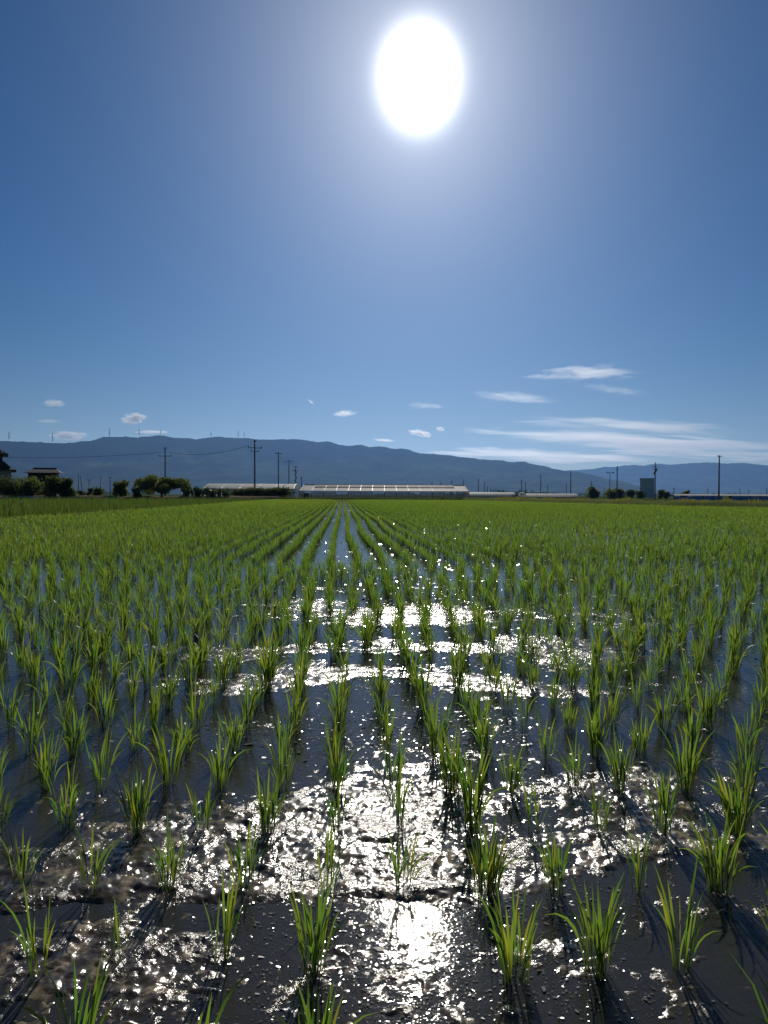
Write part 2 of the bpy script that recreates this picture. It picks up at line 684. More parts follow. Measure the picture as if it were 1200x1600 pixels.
ny, nx = 800, 600
ys = np.geomspace(0.62, 15.0, ny)
us = np.linspace(-1, 1, nx)
Y = np.repeat(ys[:, None], nx, 1)
X = us[None, :] * (0.60 * Y + 0.45)
Z = mud_height(X, Y)
V = np.stack([X, Y, Z], -1).reshape(-1, 3)
idx = np.arange(ny * nx).reshape(ny, nx)
F = np.stack([idx[:-1, :-1], idx[:-1, 1:], idx[1:, 1:], idx[1:, :-1]], -1).reshape(-1, 4)
tag(link('paddy_mud', np_mesh('paddy_mud', V, F, M['mud'], smooth=True)), kind='structure')
# the bed under the rest of the paddy, a little lower
ysb = np.array([NEAR, 3.0, 8.0, 14.9, 30, 52, 60, 82, 112, FAR])
V, F = [], []
for y in ysb:
    V += [(left_edge(y) - 0.1, y, -0.07), (float(right_edge(y)) + 0.1, y, -0.07)]
for i in range(len(ysb) - 1):
    F.append((2 * i, 2 * i + 1, 2 * i + 3, 2 * i + 2))
me = bpy.data.meshes.new('paddy_bed')
me.from_pydata(V, [], F)
me.materials.append(M['mud'])
tag(link('paddy_bed', me), kind='structure')
V = [(v[0], v[1], 0.0) for v in V]
me = bpy.data.meshes.new('paddy_water')
me.from_pydata(V, [], F)
me.materials.append(M['water'])
tag(link('paddy_water', me), kind='structure')

# scum and straw crumbs floating on the water, in rafts, more added along the sun's path for glitter
rd = np.random.default_rng(66)
n = 120000
yd = 1.2 * np.exp(rd.uniform(0, 1, n) * math.log(60 / 1.2))
xd = rd.uniform(-1, 1, n) * (0.55 * yd + 0.4)
raft = fbm(xd * 1.1, yd * 2.2, 83, 3) + 0.35 * np.exp(-((xd - 0.05 * yd) / (0.16 * yd)) ** 2) * ((yd > 2.3) & (yd < 10)) - 0.25 * (yd > 14) + 0.35 * np.exp(-((xd - 0.06 * yd) / (0.22 * yd + 0.1)) ** 2) + 0.25 * np.exp(-((np.mod(yd, 0.283) - 0.18) / 0.05) ** 2) * (yd < 8.5)
ok = (raft > rd.uniform(0.05, 1.0, n)) & (xd > left_edge(yd) + 0.3) & (xd < right_edge(yd) - 0.3)
xd, yd = xd[ok], yd[ok]
n = len(xd)
sz_ = 0.00125 * np.minimum(yd, 16.0) ** 0.85 * np.exp(rd.normal(0, 0.45, n))
a_ = rd.uniform(0, np.pi, n)
tx, ty = rd.normal(0, 0.13, n), rd.normal(0, 0.13, n)
quad = []
for k in range(5):
    th = 2 * np.pi * k / 5 + rd.uniform(-0.4, 0.4, n)
    ex, ey = 1.5 * np.cos(th) * sz_ * rd.uniform(0.6, 1.2, n), 0.75 * np.sin(th) * sz_ * rd.uniform(0.6, 1.2, n)
    px_, py_ = ex * np.cos(a_) - ey * np.sin(a_), ex * np.sin(a_) + ey * np.cos(a_)
    quad.append(np.stack([xd + px_, yd + py_, 0.0012 + 0.15 * sz_ + px_ * tx + py_ * ty], -1))
o = link('floating_scum', np_mesh('floating_scum', np.stack(quad, 1).reshape(-1, 3), np.arange(5 * n).reshape(n, 5), M['scum']))
tag(o, 'wet crumbs of scum floating between the rice rows', 'scum', None, 'stuff')

# ------------------------------------------------------------------ rice
NLEAF = 36


class LeafSet:
    """Library of curved blades; each rises along z, bending towards +x."""

    def __init__(self, seed, nseg, n=NLEAF):
        r = np.random.default_rng(seed)
        t = np.linspace(0, 1, nseg + 1)
        self.nseg = nseg
        tf = np.linspace(0, 1, 41)
        self.C = np.zeros((n, nseg + 1, 3))
        self.W = np.zeros((n, nseg + 1, 3))
        for i in range(n):
            q = i / n
            lean = math.radians(r.uniform(1, 6) + 8.5 * q ** 1.4)
            bend = math.radians(r.uniform(2, 22) + (r.uniform(10, 80) if q > 0.6 else 0) + (45 if i % 9 == 8 else 0))
            L = r.uniform(0.15, 0.225) * (1 - 0.22 * q)
            a = lean + bend * np.clip((tf - 0.35) / 0.65, 0, 1) ** 1.6
            dx, dz = np.sin(a) * L / 40, np.cos(a) * L / 40
            cx = np.concatenate([[0], np.cumsum(dx[1:])])
            cz = np.concatenate([[0], np.cumsum(dz[1:])])
            side = r.normal(0, 0.012) * tf ** 2
            self.C[i, :, 0] = np.interp(t, tf, cx)
            self.C[i, :, 1] = np.interp(t, tf, side)
            self.C[i, :, 2] = np.interp(t, tf, cz)
            w = r.uniform(0.0038, 0.0062)
            prof = np.interp(t, [0, 0.3, 0.45, 0.62, 0.82, 1.0], [0.42, 0.46, 0.85, 1.0, 0.72, 0.03])
            tw = r.uniform(-0.9, 0.9) + r.uniform(-0.9, 0.9) * t
            aa = np.interp(t, tf, a)
            nx_, nz_ = np.cos(aa), -np.sin(aa)
            self.W[i, :, 0] = np.sin(tw) * nx_ * w / 2 * prof
            self.W[i, :, 1] = np.cos(tw) * w / 2 * prof
            self.W[i, :, 2] = np.sin(tw) * nz_ * w / 2 * prof

    def faces(self, n):
        nv = 2 * (self.nseg + 1)
        b = (np.arange(n) * nv)[:, None, None]
        k = np.arange(self.nseg)[None, :, None] * 2
        return (b + k + np.array([0, 1, 3, 2])[None, None, :]).reshape(-1, 4)

    def along(self, n):
        return np.tile(np.repeat(np.linspace(0, 1, self.nseg + 1), 2), n)

    def place(self, var, pos, rot, scale, wscale):
        """Arrays of one length: blade variant, base position, heading, size, width factor -> vertices."""
        c, s = np.cos(rot)[:, None], np.sin(rot)[:, None]
        out = []
        C, W = self.C[var] * scale[:, None, None], self.W[var] * (wscale * scale)[:, None, None]
        for sg in (-1, 1):
            P = C + sg * W
            out.append(np.stack([P[..., 0] * c - P[..., 1] * s, P[..., 0] * s + P[..., 1] * c, P[..., 2]], -1) + pos[:, None, :])
        return np.stack(out, 2).reshape(-1, 3)


L6, L4, L2, L1 = LeafSet(5, 7), LeafSet(5, 4), LeafSet(5, 3), LeafSet(5, 2)


def clump_leaves(r, dens=1.0, size=1.0, lean=(0.0, 0.0), nmax=None):
    """One rice hill: blades fan out from a tight base. -> variant, offset, heading, scale."""
    n = max(4, int(r.integers(32, 50) * dens))
    if nmax:
        n = min(n, nmax)
    ang = r.uniform(0, 2 * np.pi, n)
    rad = 0.021 * np.sqrt(r.uniform(0, 1, n)) * (0.6 + 0.4 * dens)
    off = np.stack([rad * np.cos(ang), rad * np.sin(ang), r.uniform(-0.016, -0.004, n)], -1)
    q = np.clip(rad / 0.021 * 0.55 + r.uniform(0, 0.52, n), 0, 0.999)
    var = (q * NLEAF).astype(int)
    head = ang + r.normal(0, 0.55, n)
    if lean != (0.0, 0.0):
        pull = math.atan2(lean[1], lean[0])
        sel = r.uniform(0, 1, n) < math.hypot(*lean)
        head = np.where(sel, pull + r.normal(0, 0.5, n), head)
    sc = size * r.uniform(0.62, 1.08, n)
    return var, off, head, sc


# --- hills of the headland: rows run across, listed row by row --------------
hills = []                                       # x, y, row, dens, size, lean
OMIT = {(1, 1), (0, -3), (0, 3), (0, 5)}
SPECIAL = {(1, -2): (0.28, 0.85), (1, -1): (0.4, 0.95), (2, 0): (0.4, 1.0), (2, 1): (0.75, 0.85), (2, 4): (0.3, 1.0), (3, -2): (0.35, 0.8),
           (3, 1): (0.4, 1.05), (3, 3): (0.35, 1.0), (3, 0): (0.45, 1.05), (1, 0): (0.8, 1.0), (1, 2): (1.05, 1.05), (1, 3): (0.9, 1.08),
           (0, -1): (0.3, 1.1), (0, 4): (0.5, 1.05), (0, -2): (0.5, 1.1), (0, 1): (0.25, 0.7), (0, 2): (0.3, 0.75)}
rr2 = np.random.default_rng(21)
for r in range(NROW):
    y0 = row_y(r)
    half = 0.62 * y0 + 0.55
    shift = rr2.normal(0, 0.006) if r < 10 else rr2.uniform(-0.05, 0.05)
    k0 = int((-half - LAT0) / LATSP) - 1
    for k in range(k0, -k0 + 3):
        x = LAT0 + LATSP * k - 0.032 * (y0 - 1.4) + shift + rr2.normal(0, 0.009)
        if abs(x) > half or (r, k) in OMIT:
            continue
        if r > 3 and rr2.uniform() < 0.025:
            continue
        dens, size = SPECIAL.get((r, k), (float(np.clip(rr2.normal(0.85, 0.28), 0.3, 1.35)), float(np.clip(rr2.normal(1.0, 0.1), 0.72, 1.22)) * (1.10 if r > 7 else 1.0) ))
        la = rr2.uniform(0, 2 * math.pi)
        lm = max(0.0, rr2.normal(0.05, 0.16))
        hills.append((x, y0 + rr2.normal(0, 0.018), r, dens, size, (lm * math.cos(la), lm * math.sin(la))))


def px_of(x, y, z=0.0):
    p = CAMM.inverted() @ Vector((x, y, z))
    return PW / 2 + FPX * p.x / -p.z, PH / 2 - FPX * p.y / -p.z


ORD = ('first second third fourth fifth sixth seventh eighth ninth tenth eleventh twelfth thirteenth fourteenth fifteenth sixteenth '
       'seventeenth eighteenth nineteenth twentieth twenty-first twenty-second twenty-third twenty-fourth twenty-fifth twenty-sixth '
       'twenty-seventh twenty-eighth twenty-ninth thirtieth thirty-first thirty-second thirty-third thirty-fourth thirty-fifth '
       'thirty-sixth thirty-seventh thirty-eighth thirty-ninth fortieth').split()
by_row = {}
for h in hills:
    by_row.setdefault(h[2], []).append(h)
INDIV, REST = [], []
for r in sorted(by_row):
    vis = []
    for h in sorted(by_row[r]):
        ux, uy = px_of(h[0], h[1], 0.05)
        _, ut = px_of(h[0], h[1], 0.16 * h[4])
        if -12 < ux < PW + 12 and ut < PH - 8:
            vis.append(h)
        else:
            REST.append(h)
    if len(INDIV) + len(vis) > 300:
        for h in vis:
            REST.append(h)
        continue
    for i, h in enumerate(vis):
        INDIV.append((h, i, r))
print('mud+scum', len(F), n)
print('individual rice clumps', len(INDIV))


def clump_words(h):
    dens, size, lean = h[3], h[4], h[5]
    a = 'tall' if size > 1.07 else ('short' if size < 0.92 else 'upright')
    b = 'sparse' if dens < 0.55 else ('dense' if dens > 1.0 else 'leafy')
    return a + ' ' + b


leaf_lib = []
for i in range(NLEAF):
    z = np.zeros(1)
    Vl = L6.place(np.array([i]), np.zeros((1, 3)), z, z + 1, z + 1)
    tint = np.full(len(Vl), float(rng.uniform(-0.5, 0.6) if i % 11 else 1.5))
    leaf_lib.append(np_mesh('leaf_blade', Vl, L6.faces(1), M['rice'], True, {'tint': tint, 'along': L6.along(1)}))

rr3 = np.random.default_rng(33)
for h, i, r in INDIV:
    x, y, _, dens, size, lean = h
    var, off, head, sc = clump_leaves(rr3, dens, size, lean)
    lab = '%s rice clump %s from the left in the %s row from the bottom' % (clump_words(h), ORD[i], ORD[r])
    if r <= 3:                                   # blades that can be told apart: each is a part
        root = empty('rice_plant', (x, y, 0))
        for v_, o_, a_, s_ in zip(var, off, head, sc):
            b = link('leaf_blade', leaf_lib[v_], root, tuple(o_))
            b.rotation_euler.z = a_
            b.scale = (s_, s_, s_)
    else:
        Vl = L6.place(var, off, head, sc, np.ones(len(var)))
        tint = np.repeat(rr3.uniform(-0.5, 0.7, len(var)) + 1.0 * (rr3.uniform(0, 1, len(var)) < 0.06), 2 * (L6.nseg + 1))
        root = link('rice_plant', np_mesh('rice_plant', Vl, L6.faces(len(var)), M['rice'], True, {'tint': tint, 'along': L6.along(len(var))}), None, (x, y, 0))
    tag(root, lab, 'rice plant', 'rice plants in the near rows of the paddy')


def mass(points, LS, nleaf, wscale, r, size=1.0, var_tint=True):
    """Many hills as arrays: points (n, 4) = x, y, size, density."""
    n = len(points)
    cnt = np.maximum(3, (nleaf * points[:, 3]).astype(int))
    rep = np.repeat(np.arange(n), cnt)
    k = len(rep)
    ang = r.uniform(0, 2 * np.pi, k)
    rad = 0.023 * np.sqrt(r.uniform(0, 1, k))
    pos = np.stack([points[rep, 0] + rad * np.cos(ang), points[rep, 1] + rad * np.sin(ang), r.uniform(-0.016, -0.004, k)], -1)
    q = np.clip(rad / 0.023 * 0.55 + r.uniform(0, 0.5, k), 0, 0.999)
    var = (q * NLEAF).astype(int)
    head = ang + r.normal(0, 0.6, k)
    sc = points[rep, 2] * r.uniform(0.65, 1.1, k) * size
    Vv = LS.place(var, pos, head, sc, np.full(k, wscale))
    big = 0.25 * fbm(points[:, 0] * 0.15, points[:, 1] * 0.05, 77, 3)[rep]
    tint = np.repeat(np.clip(r.uniform(-0.4, 0.8, k) + big + 0.9 * (r.uniform(0, 1, k) < 0.05), -0.6, 1.6), 2 * (LS.nseg + 1))
    return Vv, LS.faces(k), tint, LS.along(k)


batches = []
rm = np.random.default_rng(55)
P = np.array([(h[0], h[1], h[4], h[3]) for h in REST])
batches.append(mass(P, L4, 33, 1.05, rm))
# main field: rows run away from the camera
pts = []
for k in range(-36, 180):
    offx = 0.15 + 0.30 * k
    n = int((FAR - HEAD_END - 0.5) / 0.17)
    y = HEAD_END + 0.42 + np.arange(n) * 0.17 + rm.normal(0, 0.02, n) + rm.uniform(0, 0.17)
    x = ROWDIR * y + offx + rm.normal(0, 0.013, n) + 0.05 * vnoise(y * 0.12, np.full(n, k // 8 * 3.7), 9)
    ok = (x > left_edge(y) + 0.2) & (x < right_edge(y) - 0.2) & (np.abs(x) < 0.56 * y + 1.2)
    ok &= rm.uniform(0, 1, n) > 0.02
    pts.append(np.stack([x[ok], y[ok]], -1))
pts = np.concatenate(pts)
sz = np.clip(1.08 + 0.10 * fbm(pts[:, 0] * 0.5, pts[:, 1] * 0.3, 88, 3) + rm.normal(0, 0.08, len(pts)), 0.7, 1.3)
de = np.clip(rm.normal(0.95, 0.22, len(pts)), 0.4, 1.4)
P = np.concatenate([pts, sz[:, None], de[:, None]], 1)
for y0, y1, LS, nl, ws in ((0, 14, L4, 27, 1.1), (14, 26, L2, 11, 1.75), (26, 55, L1, 5, 3.3), (55, 200, L1, 3, 5.6)):
    s = P[(P[:, 1] >= y0) & (P[:, 1] < y1)]
    batches.append(mass(s, LS, nl, ws, rm))
Vs, Fs, Ts, As, b = [], [], [], [], 0
for v_, f_, t_, a2 in batches:
    As.append(a2)
    Vs.append(v_)
    Fs.append(f_ + b)
    Ts.append(t_)
    b += len(v_)
print('rice hills in the mass', len(P) + len(REST), 'quads', sum(len(f) for f in Fs))
o = link('rice_field', np_mesh('rice_field', np.concatenate(Vs), np.concatenate(Fs), M['rice'], True, {'tint': np.concatenate(Ts), 'along': np.concatenate(As)}))
tag(o, 'green rows of young rice running away to the far bund', 'rice crop', None, 'stuff')


# ------------------------------------------------------------------ grass masses
def grass_mass(name, xs, ys_, zs, heights, mat, wscale, LS, r, per=1, label=None, cat=None, spread=0.1):
    n = len(xs)
    rep = np.repeat(np.arange(n), per)
    k = len(rep)
    pos = np.stack([xs[rep] + r.normal(0, spread, k), ys_[rep] + r.normal(0, spread, k), zs[rep]], -1)
    var = r.integers(0, NLEAF, k)
    head = r.uniform(0, 2 * np.pi, k)
    sc = heights[rep] / 0.17 * r.uniform(0.6, 1.15, k)
    V_ = LS.place(var, pos, head, sc, np.full(k, wscale))
    tint = np.repeat(r.uniform(0, 0.8, k), 2 * (LS.nseg + 1))
    o = link(name, np_mesh(name, V_, LS.faces(k), mat, True, {'tint': tint}))
    return tag(o, label, cat, None, 'stuff')


def bank(name, path, width, height, mat, seed):
    """A low earth bank along a path of (x, y), rounded and uneven."""
    sub = []
    for (x0, y0), (x1, y1) in zip(path[:-1], path[1:]):
        n = max(2, int(math.hypot(x1 - x0, y1 - y0) / 1.2))
        for i in range(n):
            sub.append((x0 + (x1 - x0) * i / n, y0 + (y1 - y0) * i / n))
    sub.append(path[-1])
    prof = [(-0.5, 0), (-0.34, 0.7), (-0.15, 0.98), (0.15, 1.0), (0.34, 0.72), (0.5, 0)]
    V_, F_ = [], []
    for i, (x, y) in enumerate(sub):
        x2, y2 = sub[min(i + 1, len(sub) - 1)]
        x1, y1 = sub[max(i - 1, 0)]
        d = Vector((x2 - x1, y2 - y1, 0)).normalized()
        nrm = Vector((d.y, -d.x, 0))
        for u, q in prof:
            j = 1 + 0.18 * float(vnoise(np.array([i * 0.6]), np.array([u * 7.0]), seed)[0])
            V_.append((x + nrm.x * u * width, y + nrm.y * u * width, GZ - 0.02 + (height + 0.14) * q * j))
    m_ = len(prof)
    for i in range(len(sub) - 1):
        for k in range(m_ - 1):
            F_.append((i * m_ + k, i * m_ + k + 1, (i + 1) * m_ + k + 1, (i + 1) * m_ + k))
    me_ = bpy.data.meshes.new(name)
    me_.from_pydata(V_, [], F_)
    me_.materials.append(mat)
    me_.polygons.foreach_set('use_smooth', [True] * len(me_.polygons))
    return tag(link(name, me_), kind='structure')


# left bund and the field of taller, darker crop behind it
bank('bund', [(left_edge(y) - 0.35, y) for y in (0.3, 20, 60, 119)], 0.9, 0.06, M['bund_soil'], 3)
rg = np.random.default_rng(91)
n = 22000
y = 19.0 + 99.0 * rg.uniform(0, 1, n) ** 1.3
x = left_edge(y) - 0.45 - rg.uniform(0, 1, n) ** 1.0 * np.clip(0.62 * y - np.abs(left_edge(y)) + 3, 2, 60)
grass_mass('taller_grass', x, y, np.full(n, GZ), np.clip(rg.normal(0.50, 0.08, n), 0.3, 0.75), M['taller_grass'], 1.9, L1, rg, 2,
           'dark green taller crop in the neighbouring field by the bund', 'grass', 0.12)

# far bund in one dark tone, right grassy bank, farm road behind it
bank('bund', [(left_edge(118.6) - 2, 118.9), (0, 118.9), (12.6, 119.2)], 1.3, 0.22, M['bund_soil'], 5)
bank('bank', [(48, 39.5), (28.2, 53.0), (24.2, 61.0), (19.6, 83.5), (14.7, 114.0), (13.5, 119.0)], 3.6, 0.42, M['grass_soil'], 7)
rg = np.random.default_rng(92)
path = [(48, 39.5), (28.2, 53.0), (24.2, 61.0), (19.6, 83.5), (14.7, 114.0), (13.5, 119.0)]
segl = [math.hypot(b_[0] - a_[0], b_[1] - a_[1]) for a_, b_ in zip(path[:-1], path[1:])]
xs, yv, exs = [], [], []
for (a_, b_), l_ in zip(zip(path[:-1], path[1:]), segl):
    m_ = int(l_ * 60)
    tt = rg.uniform(0, 1, m_)
    ex = rg.normal(-0.2, 0.9, m_)
    exs.append(ex)
    d_ = Vector((b_[0] - a_[0], b_[1] - a_[1])).normalized()
    xs.append(a_[0] + (b_[0] - a_[0]) * tt + d_.y * ex)
    yv.append(a_[1] + (b_[1] - a_[1]) * tt - d_.x * ex)
xs, yv = np.concatenate(xs), np.concatenate(yv)
cl = fbm(xs * 0.7, yv * 0.5, 13, 3)
zb = GZ + 0.50 * np.clip(1.0 - (np.concatenate(exs) / 1.8) ** 2, 0.05, 1.0)
grass_mass('bank_grass', xs, yv, zb, np.clip(0.17 + 0.40 * cl, 0.05, 0.6), M['weed'], 2.6, L1, rg, 3,
           'weedy grass tufts along the bank edging the paddy', 'grass', 0.15)


def sheet(name, pts_, z, mat):
    me_ = bpy.data.meshes.new(name)
    me_.from_pydata([(p[0], p[1], z) for p in pts_], [], [tuple(range(len(pts_)))])
    me_.materials.append(mat)
    return tag(link(name, me_), kind='structure')


sheet('road', [(18.5, 122.0), (16.5, 119.5), (33, 55), (60, 40), (62, 42), (36, 58)], GZ + 0.03, M['asphalt'])
bank('bare_soil', [(-66, 93), (-40, 104), (-17, 121)], 4.0, 0.52, M['dry_soil'], 15)
p0, p1 = ground_at(20, 799), ground_at(80, 797)
sheet('ditch_water', [(p0[0], p0[1]), (p1[0], p1[1]), (p1[0] - 0.3, p1[1] + 1.4), (p0[0] - 0.6, p0[1] + 1.2)], 0.012, M['water'])

# ------------------------------------------------------------------ mountains
RIDGE1 = [(-420, 650), (-300, 668), (-180, 655), (-90, 672), (0, 684), (25, 683), (60, 686), (85, 689), (105, 689), (125, 687), (150, 683),
          (165, 678), (185, 677), (215, 678), (235, 676.5), (250, 676), (262, 679), (275, 681.5), (290, 681), (310, 681.5), (325, 679), (345, 678.5), (365, 680.5),
          (385, 681), (400, 682), (420, 682), (440, 682.5), (458, 681), (475, 683), (495, 685.5), (512, 685.5), (530, 690), (548, 692.5), (565, 692),
          (578, 695.5), (595, 694.5), (612, 697.5), (626, 697.5), (640, 700), (655, 704.5), (676, 705.5), (690, 708), (705, 709.5), (725, 712),
          (745, 714.5), (765, 716.5), (785, 717), (800, 719.5), (818, 719), (835, 723.5), (848, 726), (862, 730.5), (880, 733), (905, 736),
          (930, 741), (955, 748), (980, 753), (1005, 760), (1040, 770)]
RIDGE2 = [(820, 768), (860, 742), (880, 732.5), (900, 732), (925, 730), (945, 727), (965, 727), (985, 723.5), (1005, 724.5), (1025, 722), (1045, 724.5),
          (1070, 722), (1095, 720.5), (1115, 719.5), (1135, 721), (1160, 720.5), (1180, 722.5), (1200, 724.5), (1260, 729), (1340, 720), (1450, 726),
          (1600, 735)]


def mountain(name, ridge, dist, depth, seed, spur=0.34, nxv=520, nyv=56):
    pxs = np.array([p[0] for p in ridge], float)
    pys = np.array([p[1] for p in ridge], float)
    u = np.linspace(pxs[0], pxs[-1], nxv)
    py = np.interp(u, pxs, pys)
    top = np.array([at(a, b_, dist).z for a, b_ in zip(u, py)]) + 5.0 * fbm(u / 9.0, u * 0.0, seed + 3, 4, 0.6)
    x_top = np.array([at(a, 770, dist).x for a in u])
    v = np.linspace(-1, 1, nyv)                    # -1 foot facing us, 0 crest, 1 far foot
    Vv = np.zeros((nyv, nxv, 3))
    for j, vv in enumerate(v):
        prof = (1 - abs(vv)) ** 1.15
        yv_ = dist + vv * depth
        nz = fbm(x_top / 420.0, np.full(nxv, yv_ / 900.0), seed, 5, 0.55)
        wob = 1 - (1 - (1 - abs(vv)) ** 6) * (0.12 + spur * (nz + 0.6)) * (abs(vv) < 1)
        z_ = np.maximum(top, 2.0) * prof * np.clip(wob, 0.05, 1.0)
        z_ += fbm(x_top / 45.0, np.full(nxv, yv_ / 45.0), seed + 9, 3) * 5.0 * (abs(vv) < 0.97) * np.clip(top / 200, 0, 1)
        Vv[j] = np.stack([x_top * (yv_ / dist) ** 0.15, np.full(nxv, yv_), z_ + GZ - 3 * (abs(vv) > 0.99)], -1)
    Vv[..., 2] = np.maximum(Vv[..., 2], GZ - 0.5)
    idx_ = np.arange(nyv * nxv).reshape(nyv, nxv)
    F_ = np.stack([idx_[:-1, :-1], idx_[:-1, 1:], idx_[1:, 1:], idx_[1:, :-1]], -1).reshape(-1, 4)
    return tag(link(name, np_mesh(name, Vv.reshape(-1, 3), F_, M['forest'], True)), kind='structure')


D1, D2 = 6200.0, 10400.0
mountain('mountains', RIDGE1, D1, 1500.0, 5)
mountain('mountains', RIDGE2, D2, 1500.0, 17)

# haze: one closed box of even thin air round everything below the clouds
m, N, L, out = new_mat('haze')
pv = N.new('ShaderNodeVolumePrincipled')
pv.inputs['Color'].default_value = (0.24, 0.48, 0.98, 1)
pv.inputs['Density'].default_value = 4.4e-5
pv.inputs['Anisotropy'].default_value = 0.6
L.new(pv.outputs[0], out.inputs['Volume'])
o = MB().box((0, 0, (850 - 1.2) / 2), (27600, 27600, 850 + 1.2)).build('haze', m)
tag(o, 'thin blue haze over the plain and the mountains', 'haze', None, 'stuff')

# ------------------------------------------------------------------ trees and shrubs
def leaf_cloud(blobs, n, size, r, flat=0.75):
    """Small leaf faces spread through a set of (x, y, z, rx, ry, rz) blobs, denser near their skins."""
    w = np.array([b_[3] * b_[4] + b_[4] * b_[5] + b_[3] * b_[5] for b_ in blobs])
    which = r.choice(len(blobs), n, p=w / w.sum())
    B = np.array(blobs)[which]
    d = r.normal(0, 1, (n, 3))
    d /= np.linalg.norm(d, axis=1)[:, None]
    rad = r.uniform(0.25, 1.0, n) ** 0.45 * (1 + r.normal(0, 0.10, n))
    c = B[:, :3] + d * rad[:, None] * B[:, 3:]
    nrm = d + r.normal(0, 0.6, (n, 3)) + np.array([0, 0, 0.4])
    nrm /= np.linalg.norm(nrm, axis=1)[:, None]
    a = np.cross(nrm, r.normal(0, 1, (n, 3)))
    a /= np.linalg.norm(a, axis=1)[:, None]
    b_ = np.cross(nrm, a)
    s = size * r.uniform(0.5, 1.3, n)[:, None]
    quad = np.stack([c - a * s, c - b_ * s * flat * 0.5, c + a * s, c + b_ * s * flat * 0.5], 1)
    tint = np.repeat(np.clip(r.normal(0.35, 0.25, n), 0, 1), 4)
    return quad.reshape(-1, 3), np.arange(4 * n).reshape(n, 4), tint


def tree(name, label, px, base_y, top_py, dist, halfw_px, seed, mat='tree_leaf', cat='tree', group=None, nleaf=2600, trunk=True,
         shape='round', lsize=0.2, low=0.12):
    r = np.random.default_rng(seed)
    pos = at(px, 770, dist)
    top = at(px, top_py, dist).z
    H = top - GZ
    R_ = halfw_px / FPX * dist
    root = empty(name, (pos.x, dist, GZ))
    blobs = []
    z0 = H * low
    nb = 14 if shape == 'round' else 20
    for i in range(nb):
        a = r.uniform(0, 2 * math.pi)
        if shape == 'round':
            q = r.uniform(0, 0.62)
            zz = z0 + (H - z0) * r.uniform(0.18, 0.76)
            s = R_ * r.uniform(0.34, 0.50)
            blobs.append((R_ * q * math.cos(a), R_ * q * math.sin(a), zz, s, s, min(s, (H - zz) * 0.98)))
        elif shape == 'spread':
            q = -0.82 + 1.64 * (i + 0.5) / nb + r.normal(0, 0.05)
            zz = H * (r.uniform(0.44, 0.80) - 0.14 * q * q)
            s = R_ * r.uniform(0.17, 0.26)
            blobs.append((R_ * q, R_ * 0.5 * r.uniform(-1, 1), zz, s, s, min(s * 0.8, H - zz)))
        else:                                     # hedge
            q = -0.85 + 1.7 * (i + 0.5) / nb
            zz = H * r.uniform(0.40, 0.62)
            s = R_ * r.uniform(0.14, 0.2)
            blobs.append((R_ * q, r.uniform(-0.5, 0.5), zz, s, 0.9, min(H - zz, H * 0.46)))
    blobs = [tuple(float(v) for v in b_) for b_ in blobs]
    Vv, Ff, tint = leaf_cloud(blobs, nleaf, lsize, r)
    link('crown', np_mesh('crown', Vv, Ff, M[mat], False, {'tint': tint}), root)
    if trunk:
        mb = MB()
        tr = 0.035 * H + 0.03
        fork = H * (0.28 if shape != 'hedge' else 0.3)
        mb.tube([(0, 0, -0.1), (0.02 * H, 0, fork * 0.6), (0, 0.02 * H, fork)], [tr * 1.25, tr, tr * 0.85], 8)
        for b_ in blobs[:: 1 if shape == 'spread' else 2]:
            e = Vector(b_[:3])
            mid = Vector((0, 0.02 * H, fork)).lerp(e, 0.5) + Vector((0, 0, 0.05 * H))
            mb.tube([(0, 0.02 * H, fork * 0.92), mid, e], [tr * 0.6, tr * 0.38, tr * 0.14], 6)
        mb.build('trunk', M['bark'], root, None, True)
    return tag(root, label, cat, group)


G = 'trees and shrubs along the farmyard'
tree('broadleaf_tree', 'bushy garden tree at the frame edge below the tiled house', 10, 772, 739, 104, 32, 1, 'bush_leaf', group=G, low=0.0)
tree('broadleaf_tree', 'dark garden tree between the tiled house and the dark shed', 50, 772, 743, 103, 30, 2, 'tree_leaf', group=G, low=0.02)
tree('broadleaf_tree', 'lighter green tree in front of the right end of the dark shed', 86, 772, 738, 102, 22, 3, 'bush_leaf', group=G, low=0.02)
tree('broadleaf_tree', 'small dark bushy tree just beyond the shed, beside the lighter one', 104, 772, 742, 103, 17, 4, 'tree_leaf', group=G, low=0.02)
tree('garden_shrub', 'low dark shrub at the foot of the trees near the leaning pole', 128, 772, 763, 106, 7, 5, 'bush_leaf', 'shrub', G, 420, False, low=0.0)
tree('garden_shrub', 'small upright dark shrub between the low shrub and the pale bush', 139, 772, 757, 106, 6, 6, 'tree_leaf', 'shrub', G, 420, False, low=0.0)
tree('garden_shrub', 'pale green bush left of the dome-shaped tree', 153, 772, 753, 107, 11, 7, 'bush_leaf', 'shrub', G, 600, False, low=0.0)
tree('dome_tree', 'dark dome-shaped tree standing alone left of the spreading tree', 189, 772, 747.5, 108, 17, 8, 'tree_leaf', group=G, nleaf=2600, low=0.1)
tree('spreading_tree', 'wide spreading tree with bare forked limbs below its flat crown', 252, 772, 740, 108, 47, 9, 'tree_leaf', group=G, nleaf=6500, shape='spread', low=0.2)
tree('garden_shrub', 'low dark shrub under the left side of the spreading tree', 214, 772, 757, 107, 10, 10, 'tree_leaf', 'shrub', G, 600, False, low=0.0)
G2 = 'trees beyond the bank near the tall building'
tree('round_tree', 'large round dark tree left of the street lamp', 925, 776, 759.5, 250, 16, 11, 'tree_leaf', group=G2, nleaf=1500, lsize=0.42, low=0.0)
tree('broadleaf_tree', 'dark tree at the foot of the street lamp', 955, 776, 763, 255, 13, 12, 'tree_leaf', group=G2, nleaf=1000, lsize=0.4, low=0.0)
